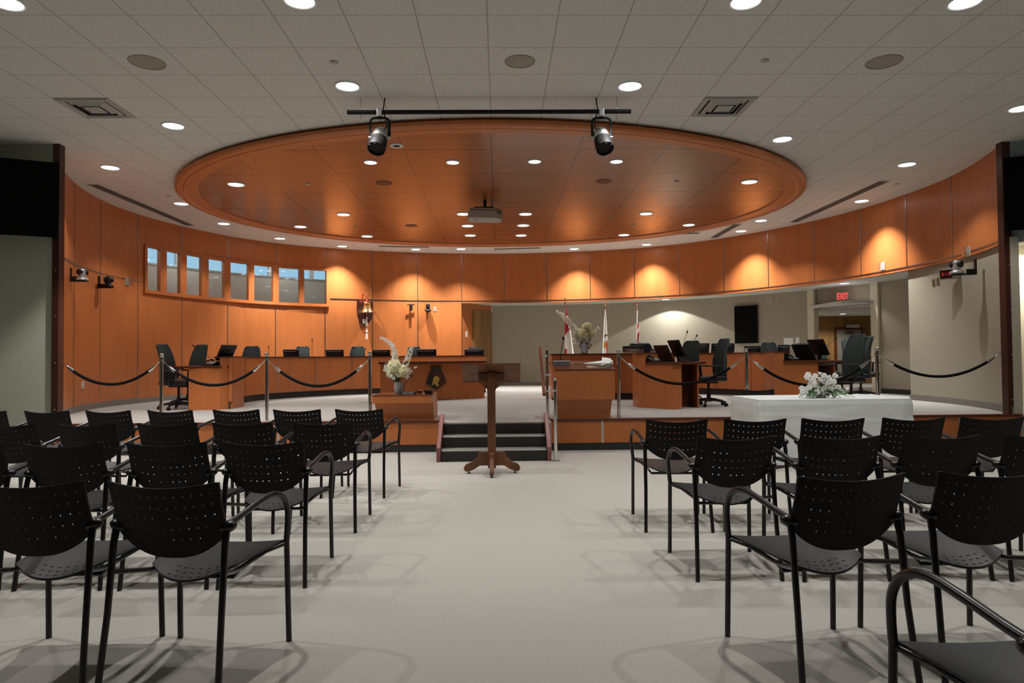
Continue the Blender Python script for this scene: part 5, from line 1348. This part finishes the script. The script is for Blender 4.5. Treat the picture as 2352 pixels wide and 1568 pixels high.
for (px, py), lab in (((2130,649),'brown wall plate on the right beige wall, left of a pair'),((2139,646),'brown wall plate on the right beige wall, right of a pair')):
    P = atr(px, py, 7.38); th = math.degrees(math.atan2(P.x-CX, P.y-CY)); P = pt(th, RW(th)+.048, P.z); plate(P, face_wall(th), lab, 'wood_dark' if False else 'flag_brown', .06)
P, th = on_wall(999, 710); plate(P, face_wall(th), 'grey wall plate right of the camera near the opening', 'grey_paint')
P, th = on_wall(189, 884); plate(P, face_wall(th), 'white outlet low on the left wood wall below the rope', 'white_paint')
q = on_ret(.17, aty(1074, 767, 19.3).z, 0); v = J1-J0
plate(q, math.atan2(v.y, v.x), 'white light switch beside the veneered door in the opening', 'white_paint', .08, .16, 'light_switch', False)
q = on_ret(1.0, 2.72, 0); plate(q, math.atan2(v.y, v.x), 'small white box above the veneered door', 'white_paint', .07, .12, 'door_sensor', False)
P = atr(1811, 784, RC-.004); th = math.degrees(math.atan2(P.x-CX, P.y-CY)); o = obj('paper_notice', MB().box(-.13,.13,-.003,0,-.09,.09), 'paper_white', loc=P, rotz=face_wall(th)); tag(o, 'white paper notice on the corridor wall behind the right laptop', 'notice')
P = atr(1832, 782, RC-.004); th = math.degrees(math.atan2(P.x-CX, P.y-CY)); o = obj('paper_notice', MB().box(-.05,.05,-.003,0,-.08,.08), 'paper_white', loc=P, rotz=face_wall(th)); tag(o, 'narrow white paper on the corridor wall beside the column', 'notice')
# black screen on the corridor wall
P = atr(1713.5, 745, RC-.05); th = math.degrees(math.atan2(P.x-CX, P.y-CY))
t = thing('wall_television', 'black upright screen on the beige corridor wall', 'screen', P, face_wall(th))
a, b = atr(1687, 703, RC-.05), atr(1740, 787, RC-.05); w = (Vector((a.x,a.y))-Vector((b.x,b.y))).length; h_ = a.z-b.z
obj('casing', MB().box(-w/2,w/2,-.03,.05,-h_/2,h_/2), 'black_plastic', t, bevel=.005); obj('screen', MB().box(-w/2+.012,w/2-.012,-.034,-.03,-h_/2+.012,h_/2-.012), 'black_fabric', t)
# exit sign
P = atr(1936, 680, RC-.03); th = math.degrees(math.atan2(P.x-CX, P.y-CY))
t = thing('exit_sign', 'lit red EXIT sign above the doorway on the right', 'exit sign', P, rad(-32))
w = 33*P.y/F; h_ = 18*P.y/F
obj('body', MB().box(-w/2,w/2,-.03,.02,-h_/2,h_/2), 'exit_body', t, bevel=.008)
mt = text_mb('EXIT', 1.0, .0, Matrix.Identity(4)); xs = [v.x for v in mt.v]; ys = [v.y for v in mt.v]
sx, sy = w*.68/(max(xs)-min(xs)), h_*.82/(max(ys)-min(ys)); mx_, my_ = (max(xs)+min(xs))/2, (max(ys)+min(ys))/2
mb = MB(); mb.add([((v.x-mx_)*sx, -.034, (v.y-my_)*sy) for v in mt.v], mt.f)
obj('lettering', mb, 'exit_red', t)

# ================================================================== CAMERA, SKY, RENDER SETTINGS
cam = bpy.data.cameras.new('camera'); co = bpy.data.objects.new('camera', cam); col.objects.link(co)
cam.sensor_width = 36; cam.lens = F/2352*36; cam.clip_start = .05; cam.clip_end = 200
R4 = Matrix.Identity(4)
right, fwd, up = Rm.col[0], Rm.col[1], Rm.col[2]
M4 = Matrix(((right.x, up.x, -fwd.x, 0), (right.y, up.y, -fwd.y, 0), (right.z, up.z, -fwd.z, H), (0,0,0,1)))
co.matrix_world = M4
sc.camera = co
w = bpy.data.worlds.new('sky'); sc.world = w; w.use_nodes = True
bg = w.node_tree.nodes['Background']; bg.inputs[0].default_value = (.45, .74, 1.0, 1); bg.inputs[1].default_value = 1.0
sc.view_settings.view_transform = 'Standard'; sc.view_settings.look = 'None'; sc.view_settings.gamma = 1; sc.view_settings.use_curve_mapping = False
sc.view_settings.exposure = -0.12
sc.cycles.use_denoising = True
